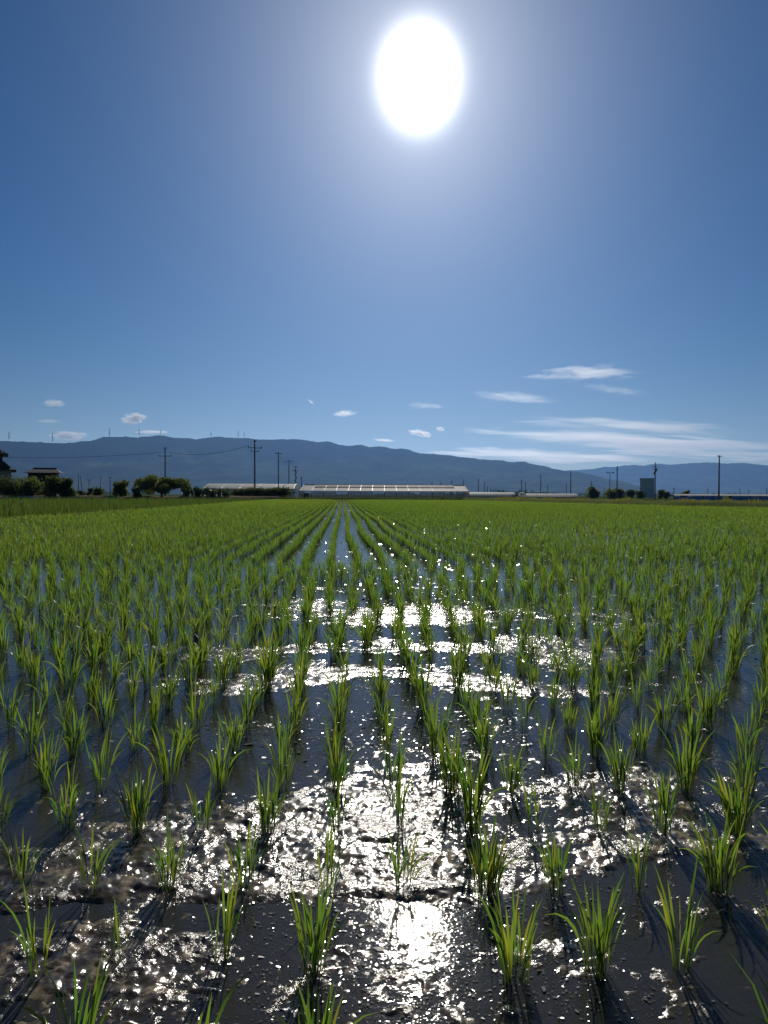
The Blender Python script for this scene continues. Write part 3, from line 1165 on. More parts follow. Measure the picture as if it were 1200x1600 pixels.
tree('broadleaf_tree', 'dark tree around the foot of the pole beside the street lamp', 968, 776, 762, 256, 10, 13, 'tree_leaf', group=G2, nleaf=900, lsize=0.4, low=0.0)
tree('broadleaf_tree', 'small dark tree between the lamp trees and the tall building', 985, 776, 764, 258, 11, 14, 'bush_leaf', group=G2, nleaf=900, lsize=0.4, low=0.0)
tree('broadleaf_tree', 'dark tree in front of the left foot of the tall building', 1003, 776, 765, 257, 9, 15, 'tree_leaf', group=G2, nleaf=800, lsize=0.4, low=0.0)
tree('broadleaf_tree', 'dark tree just right of the tall building by the pole', 1032, 776, 764, 255, 8, 16, 'tree_leaf', group=G2, nleaf=800, lsize=0.4, low=0.0)
tree('broadleaf_tree', 'lighter tree next to the one right of the tall building', 1042, 776, 766, 255, 6, 17, 'bush_leaf', group=G2, nleaf=600, lsize=0.4, low=0.0)
tree('round_tree', 'round tree standing alone above the blue sheeting', 1070, 776, 764, 262, 9, 18, 'tree_leaf', group=G2, nleaf=900, lsize=0.4, low=0.05)
tree('round_tree', 'flat topped bush near the tall pole, above the blue sheeting', 1117, 776, 770, 262, 5, 19, 'tree_leaf', group=G2, nleaf=400, lsize=0.4, low=0.0)
tree('round_tree', 'flat bush over the gap in the blue sheeting', 1143, 776, 770, 262, 7, 20, 'tree_leaf', group=G2, nleaf=500, lsize=0.4, low=0.0)

# broad leaved plants (upright big leaves) by the spreading tree
def broad_plant(px, dist, top_py, halfw, seed, label):
    r = random.Random(seed)
    pos = at(px, 770, dist)
    H = at(px, top_py, dist).z - GZ
    root = empty('broad_leaf_plant', (pos.x, dist, GZ))
    st = MB()
    W_ = halfw / FPX * dist
    for i in range(8):
        bx, by = r.uniform(-0.5, 0.5) * W_, r.uniform(-0.4, 0.4)
        hh = H * r.uniform(0.5, 0.75)
        st.tube([(bx, by, -0.05), (bx + r.uniform(-0.1, 0.1), by, hh)], [0.07, 0.05], 6)
        for k in range(6):
            a = r.uniform(0, 6.28)
            z0 = hh * r.uniform(0.35, 1.0)
            L_ = H * r.uniform(0.28, 0.42)
            el = math.radians(r.uniform(25, 80))
            c0 = Vector((bx, by, z0))
            d = Vector((math.cos(a) * math.cos(el), math.sin(a) * math.cos(el), math.sin(el)))
            s = d.cross(Vector((0, 0, 1))).normalized() * L_ * 0.30
            mid = c0 + d * L_ * 0.55
            tip = c0 + d * L_ - Vector((0, 0, L_ * 0.12))
            f = MB().poly([c0, mid - s, mid + Vector((0, 0, -0.03)), mid + s, tip], [(0, 1, 2), (0, 2, 3), (2, 1, 4), (3, 2, 4)])
            f.build('leaf', M['broad_leaf'], root)
    st.build('stem', M['bark'], root)
    return tag(root, label, 'plant', 'broad leaved plants beside the white greenhouse')


for i, (px, tp, hw, lab) in enumerate(((291, 757, 11, 'broad leaved plant under the right edge of the spreading tree'),
                                       (304, 757, 12, 'tallest broad leaved plant in front of the long greenhouse end'),
                                       (315, 758, 12, 'broad leaved plant second along from the spreading tree group'),
                                       (327, 760, 12, 'rounded broad leaved plant in the middle of its group'),
                                       (339, 761, 11, 'low broad leaved plant next to the dark hedge'),
                                       (352, 762, 10, 'smallest broad leaved plant touching the dark hedge'))):
    broad_plant(px, 112 + i * 0.6, tp, hw, 100 + i, lab)

# low stuff: hedge of dark crop before the long greenhouse, garden wall
tree('hedge', 'long dark clipped hedge in front of the long white greenhouse', 408, 772, 761.0, 128, 50, 31, 'tree_leaf', 'hedge', None, 9000, False, 'hedge', 0.2, 0.0)
o = empty('garden_wall', (at(26, 770, 100).x, 100, GZ))
b_ = MB().box((0, 0, 0.25), (7.0, 0.16, 0.5)).build('wall_base', M['concrete'], o)
MB().box((0, 0, 0.53), (7.1, 0.22, 0.06)).build('coping', M['concrete'], o)
tag(o, 'low dark garden wall under the trees at the frame edge', 'wall')

# low weeds along the farmyard and in front of the greenhouse
rg = np.random.default_rng(93)
n = 2600
x = rg.uniform(-58, -20, n)
y = 99.5 + rg.normal(0, 1.2, n) + (x + 58) * 0.55
grass_mass('yard_weeds', x, y, np.full(n, GZ), np.clip(rg.normal(0.35, 0.14, n), 0.1, 0.8), M['weed'], 3.0, L1, rg, 3,
           'weeds along the bare soil in front of the farmyard trees', 'grass', 0.3)
n = 1500
x = rg.uniform(-22, 15, n)
y = 121.5 + rg.normal(0, 0.8, n)
grass_mass('greenhouse_weeds', x, y, np.full(n, GZ), np.clip(rg.normal(0.42, 0.2, n), 0.1, 1.0), M['taller_grass'], 3.0, L1, rg, 3,
           'dark weeds on the ditch bank below the main greenhouse', 'grass', 0.3)

# distant wood
r = np.random.default_rng(71)
blobs = []
dist = 900.0
for i in range(60):
    px = r.uniform(772, 862)
    p = at(px, 771, dist)
    hh = r.uniform(4.0, 9.5) * (0.75 + 0.25 * math.sin(px * 0.35))
    blobs.append((p.x, dist + r.uniform(-25, 25), hh * 0.5, r.uniform(2.0, 4.5), 4.0, hh * 0.5))
for i in range(70):
    px = r.uniform(620, 1200)
    dd = r.uniform(900, 1400)
    p = at(px, 771, dd)
    hh = r.uniform(2.5, 6.0)
    blobs.append((p.x, dd, hh * 0.5, r.uniform(4, 12), 5.0, hh * 0.5))
for i in range(40):
    px = r.uniform(-200, 620)
    dd = r.uniform(900, 1400)
    p = at(px, 771, dd)
    hh = r.uniform(2.5, 5.0)
    blobs.append((p.x, dd, hh * 0.5, r.uniform(4, 12), 5.0, hh * 0.5))
Vv, Ff, tint = leaf_cloud(blobs, 12000, 1.1, r)
o = link('treeline', np_mesh('treeline', Vv, Ff, M['far_leaf'], False, {'tint': tint}))
tag(o, 'hazy line of distant trees under the mountains', 'trees', None, 'stuff')

# ------------------------------------------------------------------ poles and wires
POLE_TOPS = {}


def pole(px, top_py, dist, label, arms=((0.25, 1.7),), name='utility_pole', group='utility poles across the plain', lean=0.0, rad=0.15, extra=None, heading=0.0):
    top = at(px, top_py, dist)
    H = top.z - GZ
    root = empty(name, (top.x - lean * H, dist, GZ), heading)
    MB().tube([(0, 0, -0.3), (lean * H * 0.5, 0, H * 0.5), (lean * H, 0, H)], [rad, rad * 0.85, rad * 0.68], 10).build('pole_shaft', M['pole'], root, None, True)
    for dz, wd in arms:
        z = H - dz
        a = MB().box((lean * z, -0.14, z), (wd, 0.09, 0.11)).build('crossarm', M['dark_steel'], root)
        for s in (-0.45, 0.0, 0.45):
            MB().tube([(lean * z + s * wd, -0.14, z + 0.056), (lean * z + s * wd, -0.14, z + 0.12), (lean * z + s * wd, -0.14, z + 0.26)],
                      [0.035, 0.075, 0.05], 8).build('insulator', M['plaster'], a)
    if extra == 'transformer':
        for s, zz in ((0.26, 2.1), (-0.26, 2.9)):
            MB().tube([(s, 0.0, H - zz - 0.45), (s, 0, H - zz + 0.45), (s, 0, H - zz + 0.52)], [0.21, 0.21, 0.12], 10).build('transformer', M['steel'], root, None, True)
    if extra == 'steps':
        for i in range(7):
            z = H - 1.2 - i * 0.7
            s = 1 if i % 2 else -1
            MB().box((s * 0.24, 0, z), (0.3, 0.14, 0.2)).build('bracket', M['dark_steel'], root)
    POLE_TOPS[px] = (root, top, H)
    return tag(root, label, 'utility pole', group)


pole(258, 699, 150, 'utility pole rising behind the spreading tree', ((0.25, 0.5), (1.7, 2.6)), heading=0.3)
pole(398, 688, 138, 'tallest utility pole, in front of the dark hedge and long greenhouse', ((0.2, 0.45), (1.35, 2.6), (1.95, 1.5)), heading=0.35, rad=0.17)
pole(435, 706, 172, 'utility pole between the tallest pole and the greenhouse gap', ((0.4, 1.8),), heading=0.8)
pole(451.5, 719, 205, 'thinner utility pole by the end of the long greenhouse', ((0.3, 2.0),), rad=0.16)
pole(462, 728, 215, 'utility pole with stepped fittings left of the main greenhouse', ((0.3, 1.2), (1.4, 1.4)), extra='steps', rad=0.17)
pole(471, 745, 330, 'short pole peeping over the left corner of the main greenhouse', ((0.3, 1.2),), extra='steps', rad=0.18)
pole(845, 741, 330, 'bare utility pole above the bluish low tunnels', (), rad=0.2)
pole(892, 735.5, 290, 'bare utility pole left of the large round tree', (), rad=0.2)
pole(964.5, 728.5, 250, 'thick utility pole beside the street lamp', ((0.4, 0.6), (1.2, 0.5)), rad=0.21)
pole(1024, 722.5, 211, 'utility pole with crossarms right beside the tall building', ((1.2, 1.5), (1.9, 1.4)), extra='transformer', rad=0.18)
pole(1124, 711.5, 168, 'tall utility pole in front of the blue sheeting', ((0.25, 1.2),), rad=0.19, heading=0.3)
pole(172, 745, 300, 'small distant pole just left of the dome-shaped tree', ((0.4, 1.6),), rad=0.18)
pole(139, 748, 330, 'small distant pole above the upright shrub', ((0.6, 1.8),), rad=0.15)
pole(157, 745, 340, 'thin distant pole above the pale bush', (), rad=0.13)
pole(122.5, 739, 260, 'thin distant pole crossed by its leaning stay', (), rad=0.13)
pole(125, 741, 258, 'leaning stay pole crossing the thin pole beyond the shed', (), lean=-0.14, rad=0.14, name='stay_pole')
FARP = [(675, 753, 'above the vent of the main greenhouse'), (689, 752, 'second along above the main greenhouse roof'),
        (706, 751, 'with crossarm above the right part of the greenhouse roof'), (724, 749.5, 'above the bare roof end of the main greenhouse'),
        (747.5, 748.5, 'just right of the main greenhouse'), (757, 752, 'second right of the main greenhouse'), (761.5, 760, 'short one by the low white tunnel'),
        (767, 761, 'low one left of the distant wood'), (815, 749.5, 'over the distant wood'), (821, 753, 'beside another over the distant wood'),
        (856, 757, 'at the right end of the distant wood'), (885, 756, 'left of the bare pole near the round tree'), (924, 751, 'with two crossarms behind the round tree'),
        (944, 762, 'between the round tree and the lamp'), (1053, 762, 'left of the lone round tree'), (1106, 763, 'left of the tall pole over the sheeting'),
        (1156, 763, 'right of the flat bush'), (1170, 765, 'standing over the white strip near the bushes'), (1198, 763, 'at the frame edge over the sheeting')]
for i, (px, tp, lab) in enumerate(FARP):
    pole(px, tp, 300 + 21 * (i * 7 % 6) + max(0, (tp - 757)) * 4, 'small distant pole ' + lab, ((0.5, 1.6),) if i % 3 == 2 else (), rad=0.2, group='distant poles on the plain')

# street lamp
top = at(953, 737.5, 235)
H = top.z - GZ
root = empty('street_lamp', (top.x, 235, GZ))
MB().tube([(0, 0, -0.2), (0, 0, H - 0.3)], [0.13, 0.08], 8).build('lamp_post', M['steel'], root, None, True)
MB().box((0.1, 0, H - 0.24), (1.9, 0.12, 0.12)).build('lamp_arm', M['steel'], root)
for s in (-0.75, 0.95):
    MB().poly([(s - 0.35, -0.15, H - 0.3), (s + 0.35, -0.15, H - 0.3), (s + 0.35, 0.15, H - 0.3), (s - 0.35, 0.15, H - 0.3),
               (s - 0.22, -0.1, H - 0.02), (s + 0.22, -0.1, H - 0.02), (s + 0.22, 0.1, H - 0.02), (s - 0.22, 0.1, H - 0.02)],
              [(3, 2, 1, 0), (4, 5, 6, 7), (0, 1, 5, 4), (1, 2, 6, 5), (2, 3, 7, 6), (3, 0, 4, 7)]).build('lamp_head', M['steel'], root)
tag(root, 'slim street lamp with a flat double head beside the thick pole', 'street lamp')


def wire(a, b, sag, label, r=0.03):
    mb = MB()
    pts_ = []
    for i in range(25):
        t = i / 24
        p = Vector(a).lerp(Vector(b), t)
        p.z -= sag * 4 * t * (1 - t)
        pts_.append(p)
    mb.tube(pts_, r, 5)
    o = mb.build('power_line', M['wire'])
    return tag(o, label, 'wire', 'power lines between the poles')


pa, pb = at(258, 707, 150), at(397, 696, 138)
wire(pa + Vector((0.9, 0, 0)), pb + Vector((-0.9, 0, 0)), 0.9, 'power line sagging from the tallest pole to the pole behind the spreading tree')
wire(at(-60, 712, 165), pa + Vector((-0.9, 0, 0)), 0.7, 'power line running off past the tiled house from the spreading tree pole')
wire(at(436, 712, 172), at(452, 724, 205), 0.5, 'power line dropping between the two thinner poles by the greenhouse gap', 0.025)

# masts on the ridge
for i, (px, tp, bp, lab) in enumerate(((14, 674.5, 683.5, 'at the frame edge above the tiled house'), (82, 677, 688, 'in the dip of the ridge'),
                                       (171, 669, 678, 'at the left shoulder of the summit'), (217.5, 670, 677.5, 'on the flat summit, short'),
                                       (251, 672, 676, 'on the highest knoll, tiny'), (329.5, 674, 679, 'thick short one over the middle hump'),
                                       (372, 672.5, 680, 'taller of the close pair'), (381.5, 675, 681, 'shorter of the close pair'))):
    tpz = at(px, tp, D1)
    bz = at(px, bp, D1).z - 12
    root = empty('ridge_mast', (tpz.x, D1, bz))
    hh = tpz.z - bz
    for s in ((-1, -1), (1, -1), (1, 1), (-1, 1)):
        MB().tube([(s[0] * 3.2, s[1] * 3.2, 0), (s[0] * 1.1, s[1] * 1.1, hh)], [1.0, 0.7], 5).build('mast_leg', M['steel'], root)
    for k in range(3):
        z = hh * (0.45 + 0.2 * k)
        w = 3.2 - 2.1 * z / hh
        MB().box((0, 0, z), (2 * w + 1.0, 2 * w + 1.0, 0.8)).build('mast_platform', M['steel'], root)
    tag(root, 'thin mast on the mountain ridge ' + lab, 'mast', 'masts along the mountain ridge')

# ------------------------------------------------------------------ greenhouses
def gable(root, x0, x1, yf, depth, eave, ridge, ridge_y, mat_front, name='roof_panel', npan=1):
    pass


def main_greenhouse():
    dist = 140.0
    xl, xr = at(468, 770, dist).x, at(733, 770, dist).x
    cx = (xl + xr) / 2
    root = empty('greenhouse', (cx, dist, GZ))
    w = (xr - xl)
    rid = at(600, 758, dist + 3).z - GZ
    eav = at(600, 767.3, dist).z - GZ
    dep = 7.4
    hw = w / 2
    inset = 0.5                                  # hipped ends lean in
    n = 14
    step = w / n
    # roof: front slope in panels, lower course bright film, upper course dusty vent film
    def slope_pt(x, t, side=-1, lift=0.0):
        yv_ = dep / 2 + side * dep / 2 * (1 - t)
        ins = inset * t * (1 - 2 * (x + hw) / w)
        return (x + ins, yv_, eav + (rid - eav) * t + lift)
    vent0, vent1 = -hw + 1.9, hw - 2.0
    for i in range(n):
        a, b2 = -hw + i * step + 0.02, -hw + (i + 1) * step - 0.02
        mb = MB()
        mb.poly([slope_pt(a, 0), slope_pt(b2, 0), slope_pt(b2, 0.58), slope_pt(a, 0.58)], [(0, 1, 2, 3)])
        mb.build('roof_panel', M['film'], root)
        mb = MB()
        va, vb = max(a, vent0), min(b2, vent1)
        if i in (0, n - 1):
            mb.poly([slope_pt(a, 0.585), slope_pt(b2, 0.585), slope_pt(b2, 1), slope_pt(a, 1)], [(0, 1, 2, 3)])
            mb.build('roof_panel', M['film'], root)
        else:
            mb.poly([slope_pt(a, 0.60, -1, 0.02), slope_pt(b2, 0.60, -1, 0.02), slope_pt(b2, 0.94, -1, 0.10), slope_pt(a, 0.94, -1, 0.10)], [(0, 1, 2, 3)])
            mb.build('roof_vent', M['old_film'], root)
        mb = MB()
        mb.poly([slope_pt(a, 0, 1), slope_pt(b2, 0, 1), slope_pt(b2, 1, 1), slope_pt(a, 1, 1)], [(3, 2, 1, 0)])
        mb.build('roof_panel', M['film'], root)
    # ridge and eave tubes, hoops
    mb = MB()
    mb.tube([slope_pt(-hw, 1, -1, 0.05), slope_pt(hw, 1, -1, 0.05)], 0.045, 6)
    mb.build('ridge_tube', M['steel'], root)
    mb = MB()
    mb.tube([slope_pt(-hw, 0, -1, -0.03), slope_pt(hw, 0, -1, -0.03)], 0.05, 6)
    mb.build('eave_tube', M['dark_steel'], root)
    mb = MB()
    mb.tube([slope_pt(-hw + step, 0.59, -1, 0.05), slope_pt(hw - step, 0.59, -1, 0.05)], 0.04, 6)
    mb.build('vent_tube', M['dark_steel'], root)
    for i in range(n * 2 + 1):
        x = -hw + i * step / 2
        MB().tube([(x, 0.0, 0), (x, 0.0, eav - 0.08)], 0.045 if i % 2 == 0 else 0.03, 6).build('wall_post', M['dark_steel'], root)
        if i % 2 == 0:
            MB().tube([slope_pt(x, 0.0, -1, 0.03), slope_pt(x, 1.0, -1, 0.03)], 0.02, 5).build('hoop', M['steel'], root)
    for k, z in enumerate((0.35, 0.72, 1.08)):
        MB().tube([(-hw, -0.05, z), (hw, -0.05, z)], 0.03, 5).build('wall_rail', M['steel'], root)
    for i in range(n):
        a, b2 = -hw + i * step + 0.06, -hw + (i + 1) * step - 0.06
        z1 = eav - 0.16 - (0.35 if i % 3 == 0 else 0.0)
        MB().poly([(a, 0.06, 0.12), (b2, 0.06, 0.12), (b2, 0.06, z1), (a, 0.06, z1)], [(0, 1, 2, 3)]).build('wall_panel', M['side_film'], root)
    for s in (-1, 1):
        mb = MB()
        mb.poly([(s * hw, 0.05, 0.1), (s * hw, dep - 0.05, 0.1), (s * hw, dep - 0.05, eav), slope_pt(s * hw, 1)[:2] + (rid - 0.05,), (s * hw, 0.05, eav)],
                [(0, 1, 2, 3, 4)])
        mb.build('end_wall', M['side_film'], root)
    d = MB().box((-hw + 1.25, -0.09, 0.62), (0.9, 0.06, 1.2)).build('door', M['dark_steel'], root)
    MB().box((-hw + 1.55, -0.14, 0.62), (0.05, 0.04, 0.12)).build('handle', M['steel'], d)
    return tag(root, 'wide plastic greenhouse with pale roof and dark framed wall beyond the rows', 'greenhouse')


main_greenhouse()


def tunnel(px0, px1, top_py, dist, label, cat='greenhouse', group=None, depth=5.0, mat='film', slant=0.0, name='film_greenhouse', eave_py=None, gap=3.0):
    """Round plastic tunnel seen from its long side; one film panel per bay between hoops."""
    a, b2 = at(px0, 770, dist), at(px1, 770, dist)
    top = at((px0 + px1) / 2, top_py, dist).z - GZ
    w = b2.x - a.x
    root = empty(name, ((a.x + b2.x) / 2, dist, GZ), slant)
    n = max(3, int(w / gap))
    base = at((px0 + px1) / 2, eave_py, dist).z - GZ if eave_py else 0.3 * top
    arc = [(depth * k / 10, base + (top - base) * (1 - (k / 5 - 1) ** 2)) for k in range(11)]
    for i in range(n):
        x0, x1 = -w / 2 + i * w / n + 0.03, -w / 2 + (i + 1) * w / n - 0.03
        mb = MB()
        mb.poly([(x, y_, z_) for y_, z_ in arc for x in (x0, x1)], [(2 * k, 2 * k + 1, 2 * k + 3, 2 * k + 2) for k in range(10)])
        mb.build('film_panel', M[mat], root)
    for i in range(n + 1):
        x = -w / 2 + i * w / n
        MB().tube([(x, 0, 0)] + [(x, y_, z_ + 0.02) for y_, z_ in arc] + [(x, depth, 0)], 0.035, 5).build('hoop', M['steel'], root)
        if i < n:
            MB().box((x + w / n / 2, 0.05, base / 2), (w / n - 0.08, 0.03, base - 0.04)).build('wall_panel', M['side_film'], root)
    for s in (-1, 1):
        MB().poly([(s * w / 2, 0, 0)] + [(s * w / 2, y_, z_) for y_, z_ in arc] + [(s * w / 2, depth, 0)], [tuple(range(13))]).build('end_wall', M['side_film'], root)
    return tag(root, label, cat, group)


tunnel(318, 459, 755.3, 195, 'long low white greenhouse behind the dark hedge and the tallest pole', gap=4.0, depth=15.0, eave_py=763.0)
tunnel(733, 806, 769.2, 265, 'low white tunnel just right of the main greenhouse', depth=9.0, group='low plastic tunnels on the plain')
tunnel(824, 905, 771.2, 255, 'low bluish white tunnel under the two bare poles', depth=9.0, group='low plastic tunnels on the plain')
tunnel(813, 821, 769.5, 300, 'tiny bright white tunnel between the two low tunnels', group='low plastic tunnels on the plain')


def van(px, dist, label):
    p = at(px, 770, dist)
    root = empty('parked_van', (p.x, dist, GZ + 0.0))
    L_, W_, H_ = 1.7, 3.4, 1.85
    # seen from its rear corner: long axis away from us
    prof = [(-W_ / 2, 0.35), (-W_ / 2, 1.05), (-W_ / 2 + 0.15, H_), (W_ / 2 - 0.9, H_), (W_ / 2 - 0.35, 1.15), (W_ / 2, 0.95), (W_ / 2, 0.35)]
    V_ = [(-L_ / 2, y_, z_) for y_, z_ in prof] + [(L_ / 2, y_, z_) for y_, z_ in prof]
    n = len(prof)
    F_ = [tuple(range(n)), tuple(reversed(range(n, 2 * n)))] + [(i, i + n, (i + 1) % n + n, (i + 1) % n) for i in range(n)]
    MB().poly(V_, F_).build('body', M['white_paint'], root)
    MB().box((0, -W_ / 2 - 0.0, 1.35), (1.35, 0.12, 0.45)).build('rear_window', M['glass'], root)
    for s in (-1, 1):
        MB().box((s * (L_ / 2 + 0.004), 0.1, 1.38), (0.02, 2.0, 0.4)).build('side_window', M['glass'], root)
        for y_ in (-1.05, 1.1):
            MB().tube([(s * 0.66, y_, 0.29), (s * 0.84, y_, 0.29)], 0.29, 12).build('wheel', M['rubber'], root)
    return tag(root, label, 'van')


van(456.5, 168, 'small white van parked in the gap left of the main greenhouse')
tunnel(452, 461, 757.5, 240, 'small white film house behind the parked van', name='film_greenhouse')

# ------------------------------------------------------------------ houses
def roof_hip(root, x0, x1, y0, y1, ze, zr, over, inset, mat, name='roof', thick=0.14):
    """Hipped tile roof: slopes as separate tile courses, ridge bar on top."""
    a = [(x0 - over, y0 - over, ze), (x1 + over, y0 - over, ze), (x1 + over, y1 + over, ze), (x0 - over, y1 + over, ze)]
    ym = (y0 + y1) / 2
    r0, r1 = (x0 + inset - over, ym, zr), (x1 - inset + over, ym, zr)
    mb = MB()
    up = [a[0], a[1], a[2], a[3], r0, r1]
    lo = [(p[0], p[1], p[2] - thick) for p in a]
    mb.poly(up + lo, [(0, 1, 5, 4), (1, 2, 5), (2, 3, 4, 5), (3, 0, 4), (7, 6, 1, 0), (8, 7, 2, 1), (9, 8, 3, 2), (6, 9, 0, 3) if False else (6, 9, 3, 0), (6, 7, 8, 9)])
    rf = mb.build(name, M[mat], root)
    MB().tube([(r0[0] - 0.1, ym, zr + 0.06), (r1[0] + 0.1, ym, zr + 0.06)], 0.13, 8).build('ridge_tiles', M[mat], rf)
    # raised tile rolls down the front slope
    k = max(4, int((x1 - x0 + 2 * over) / 0.45))
    mb = MB()
    for i in range(k + 1):
        x = a[0][0] + (a[1][0] - a[0][0]) * i / k
        if x < r0[0]:
            t = (x - a[0][0]) / max(1e-3, r0[0] - a[0][0])
        elif x > r1[0]:
            t = (a[1][0] - x) / max(1e-3, a[1][0] - r1[0])
        else:
            t = 1.0
        if t < 0.05:
            continue
        mb.tube([(x, a[0][1], ze + 0.02), (x, a[0][1] + (ym - a[0][1]) * t, ze + (zr - ze) * t + 0.02)], 0.05, 5)
    o_ = mb.build('tile_rolls', M[mat], rf)
    tag(o_, kind='stuff')
    return rf


def tiled_house():
    dist = 112.0
    xe = at(4, 706, dist).x                       # right wall of the upper storey
    root = empty('tiled_house', (xe - 4.5 * math.cos(0.46), dist - 4.5 * math.sin(0.46), GZ), 0.46)
    ze = at(4, 709, dist).z - GZ
    zlow = at(4, 734.5, dist).z - GZ
    # local: x from -4.5 to 0+4.5
    MB().box((0, 3.5, zlow + (ze - zlow) / 2), (9.0, 7.0, ze - zlow)).build('upper_wall', M['dark_wood'], root)
    roof_hip(root, -4.5, 4.5, 0, 7.0, ze, ze + 2.0, 0.75, 3.2, 'tile')
    MB().box((0.0, 3.2, zlow / 2), (11.2, 9.6, zlow)).build('lower_wall', M['plaster'], root)
    roof_hip(root, -5.6, 5.6, -1.6, 8.0, zlow, zlow + 1.5, 0.7, 4.4, 'tile', 'lower_roof')
    # small gable over the entrance at the right
    gx = 4.6
    zg0, zg1 = at(8, 730.5, dist).z - GZ, at(8, 721, dist).z - GZ
    mb = MB()
    wg = 0.95
    y0, y1 = -2.35, 3.0
    for s in (-1, 1):
        mb.poly([(gx, y0, zg1), (gx + s * wg, y0, zg0), (gx + s * wg, y1, zg0), (gx, y1, zg1),
                 (gx, y0, zg1 - 0.14), (gx + s * (wg - 0.05), y0, zg0 - 0.12), (gx + s * (wg - 0.05), y1, zg0 - 0.12), (gx, y1, zg1 - 0.14)],
                [(0, 1, 2, 3), (7, 6, 5, 4), (0, 4, 5, 1), (1, 5, 6, 2)])
    mb.build('gable_roof', M['tile'], root)
    MB().poly([(gx - wg + 0.12, y0 + 0.15, zg0 - 0.05), (gx + wg - 0.12, y0 + 0.15, zg0 - 0.05), (gx, y0 + 0.15, zg1 - 0.16)], [(0, 1, 2)]).build('gable_board', M['dark_wood'], root)
    for x in (-2.5, 0.2, 2.6):
        f = MB().box((x, -0.04, zlow + 1.7), (1.6, 0.08, 1.0)).build('window', M['dark_steel'], root)
        MB().box((x, -0.10, zlow + 1.7), (1.4, 0.04, 0.82)).build('pane', M['glass'], f)
    return tag(root, 'two storey tiled roof house cut by the frame edge', 'house')


tiled_house()


def shed():
    dist = 108.0
    x0, x1 = at(45.5, 730, dist).x, at(86, 730, dist).x
    root = empty('wooden_shed', ((x0 + x1) / 2, dist, GZ), 0.30)
    hw = (x1 - x0) / 2
    ze = at(65, 737.2, dist).z - GZ
    zr = at(65, 731.5, dist).z - GZ
    dep = 3.6
    nb = 12
    for i in range(nb):                           # vertical wall boards
        w = 2 * hw / nb
        MB().box((-hw + (i + 0.5) * w, 0.03 * (i % 2), ze / 2), (w - 0.012, 0.05, ze)).build('wall_board', M['dark_wood'], root)
    MB().box((0, dep / 2, ze / 2), (2 * hw - 0.05, dep - 0.2, ze - 0.02)).build('inner_wall', M['dark_wood'], root)
    ov = 0.42
    MB().poly([(-hw - ov - 0.2, -ov, ze - 0.12), (hw + ov + 0.2, -ov, ze - 0.12), (hw - 0.15, dep / 2, zr), (-hw + 0.55, dep / 2, zr),
               (hw + ov + 0.2, dep + ov, ze - 0.12), (-hw - ov - 0.2, dep + ov, ze - 0.12)],
              [(0, 1, 2, 3), (1, 4, 2), (4, 5, 3, 2), (5, 0, 3), (0, 5, 4, 1)]).build('roof', M['tile'], root)
    MB().tube([(-hw + 0.5, dep / 2, zr + 0.04), (hw - 0.1, dep / 2, zr + 0.04)], 0.10, 8).build('ridge_cap', M['tile'], root)
    return tag(root, 'dark board shed with a low tiled roof behind the trees', 'shed')


shed()


def tall_building():
    dist = 400.0
    x0, x1 = at(1000.3, 760, dist).x, at(1021.7, 760, dist).x
    root = empty('storage_building', ((x0 + x1) / 2, dist, GZ), -0.335)
    w = x1 - x0
    H = at(1011, 748, dist).z - GZ
    MB().box((0, 4.0, H / 2), (w - 0.1, 8.0, H)).build('wall', M['concrete'], root)
    MB().box((0, 4.0, H + 0.12), (w + 0.15, 8.3, 0.3)).build('parapet', M['dark_steel'], root)
    n = 5
    for i in range(n):
        MB().box((-w / 2 + w * (i + 0.5) / n, -0.03, H / 2), (w / n - 0.08, 0.06, H - 0.15)).build('wall_panel', M['concrete'], root)
    f = MB().box((-w * 0.22, -0.10, 1.4), (2.2, 0.06, 2.6)).build('door', M['dark_steel'], root)
    MB().box((-w * 0.22 + 0.8, -0.16, 1.3), (0.08, 0.06, 0.3)).build('handle', M['steel'], f)
    return tag(root, 'tall plain grey concrete building beside the crossarm pole', 'building')


tall_building()


def blue_store():
    dist = 185.0
    root = empty('blue_sheet_house', (at(1140, 770, dist).x, dist, GZ))
    x0, x1 = at(1054, 770, dist).x - root.location.x, at(1232, 770, dist).x - root.location.x
    zt = at(1140, 776.2, dist).z - GZ
    zw = at(1140, 774.6, dist).z - GZ
    zr = at(1140, 772.2, dist).z - GZ
    n = 12
    w = (x1 - x0) / n
    for i in range(n):
        if i == 5:
            continue
        MB().box((x0 + (i + 0.5) * w, 0, zt / 2), (w - 0.05, 0.08, zt)).build('blue_panel', M['blue_sheet'], root)
        if i > 1:
            MB().box((x0 + (i + 0.5) * w, 0.02, (zt + zw) / 2 + 0.01), (w - 0.04, 0.06, zw - zt)).build('white_panel', M['white_paint'], root)
    MB().poly([(x0, -0.3, zw + 0.02), (x1, -0.3, zw + 0.02), (x1, 1.2, zr), (x0, 1.2, zr), (x1, 2.7, zw + 0.02), (x0, 2.7, zw + 0.02)],
              [(0, 1, 2, 3), (3, 2, 4, 5), (0, 3, 5), (1, 4, 2), (0, 5, 4, 1)]).build('roof', M['concrete'], root)
    for i in range(n + 1):
        MB().box((x0 + i * w, -0.06, zw / 2), (0.10, 0.10, zw - 0.02)).build('wall_post', M['dark_steel'], root)
    return tag(root, 'long low shelter walled with blue sheeting and a white strip', 'shelter')


blue_store()

# two dark stakes on the far bund
for px, lab in ((692, 'left one of the two short dark stakes on the far bund'), (720.5, 'right one of the two short dark stakes on the far bund')):
    p = at(px, 780, 116.0)
    o = MB().tube([(0, 0, -0.15), (0.01, 0, 0.35), (0.0, 0, 0.42)], [0.10, 0.09, 0.07], 8).build('stake', M['dark_wood'], None, (p.x, 117.6, 0.05))
    tag(o, lab, 'stake', 'stakes on the far bund')

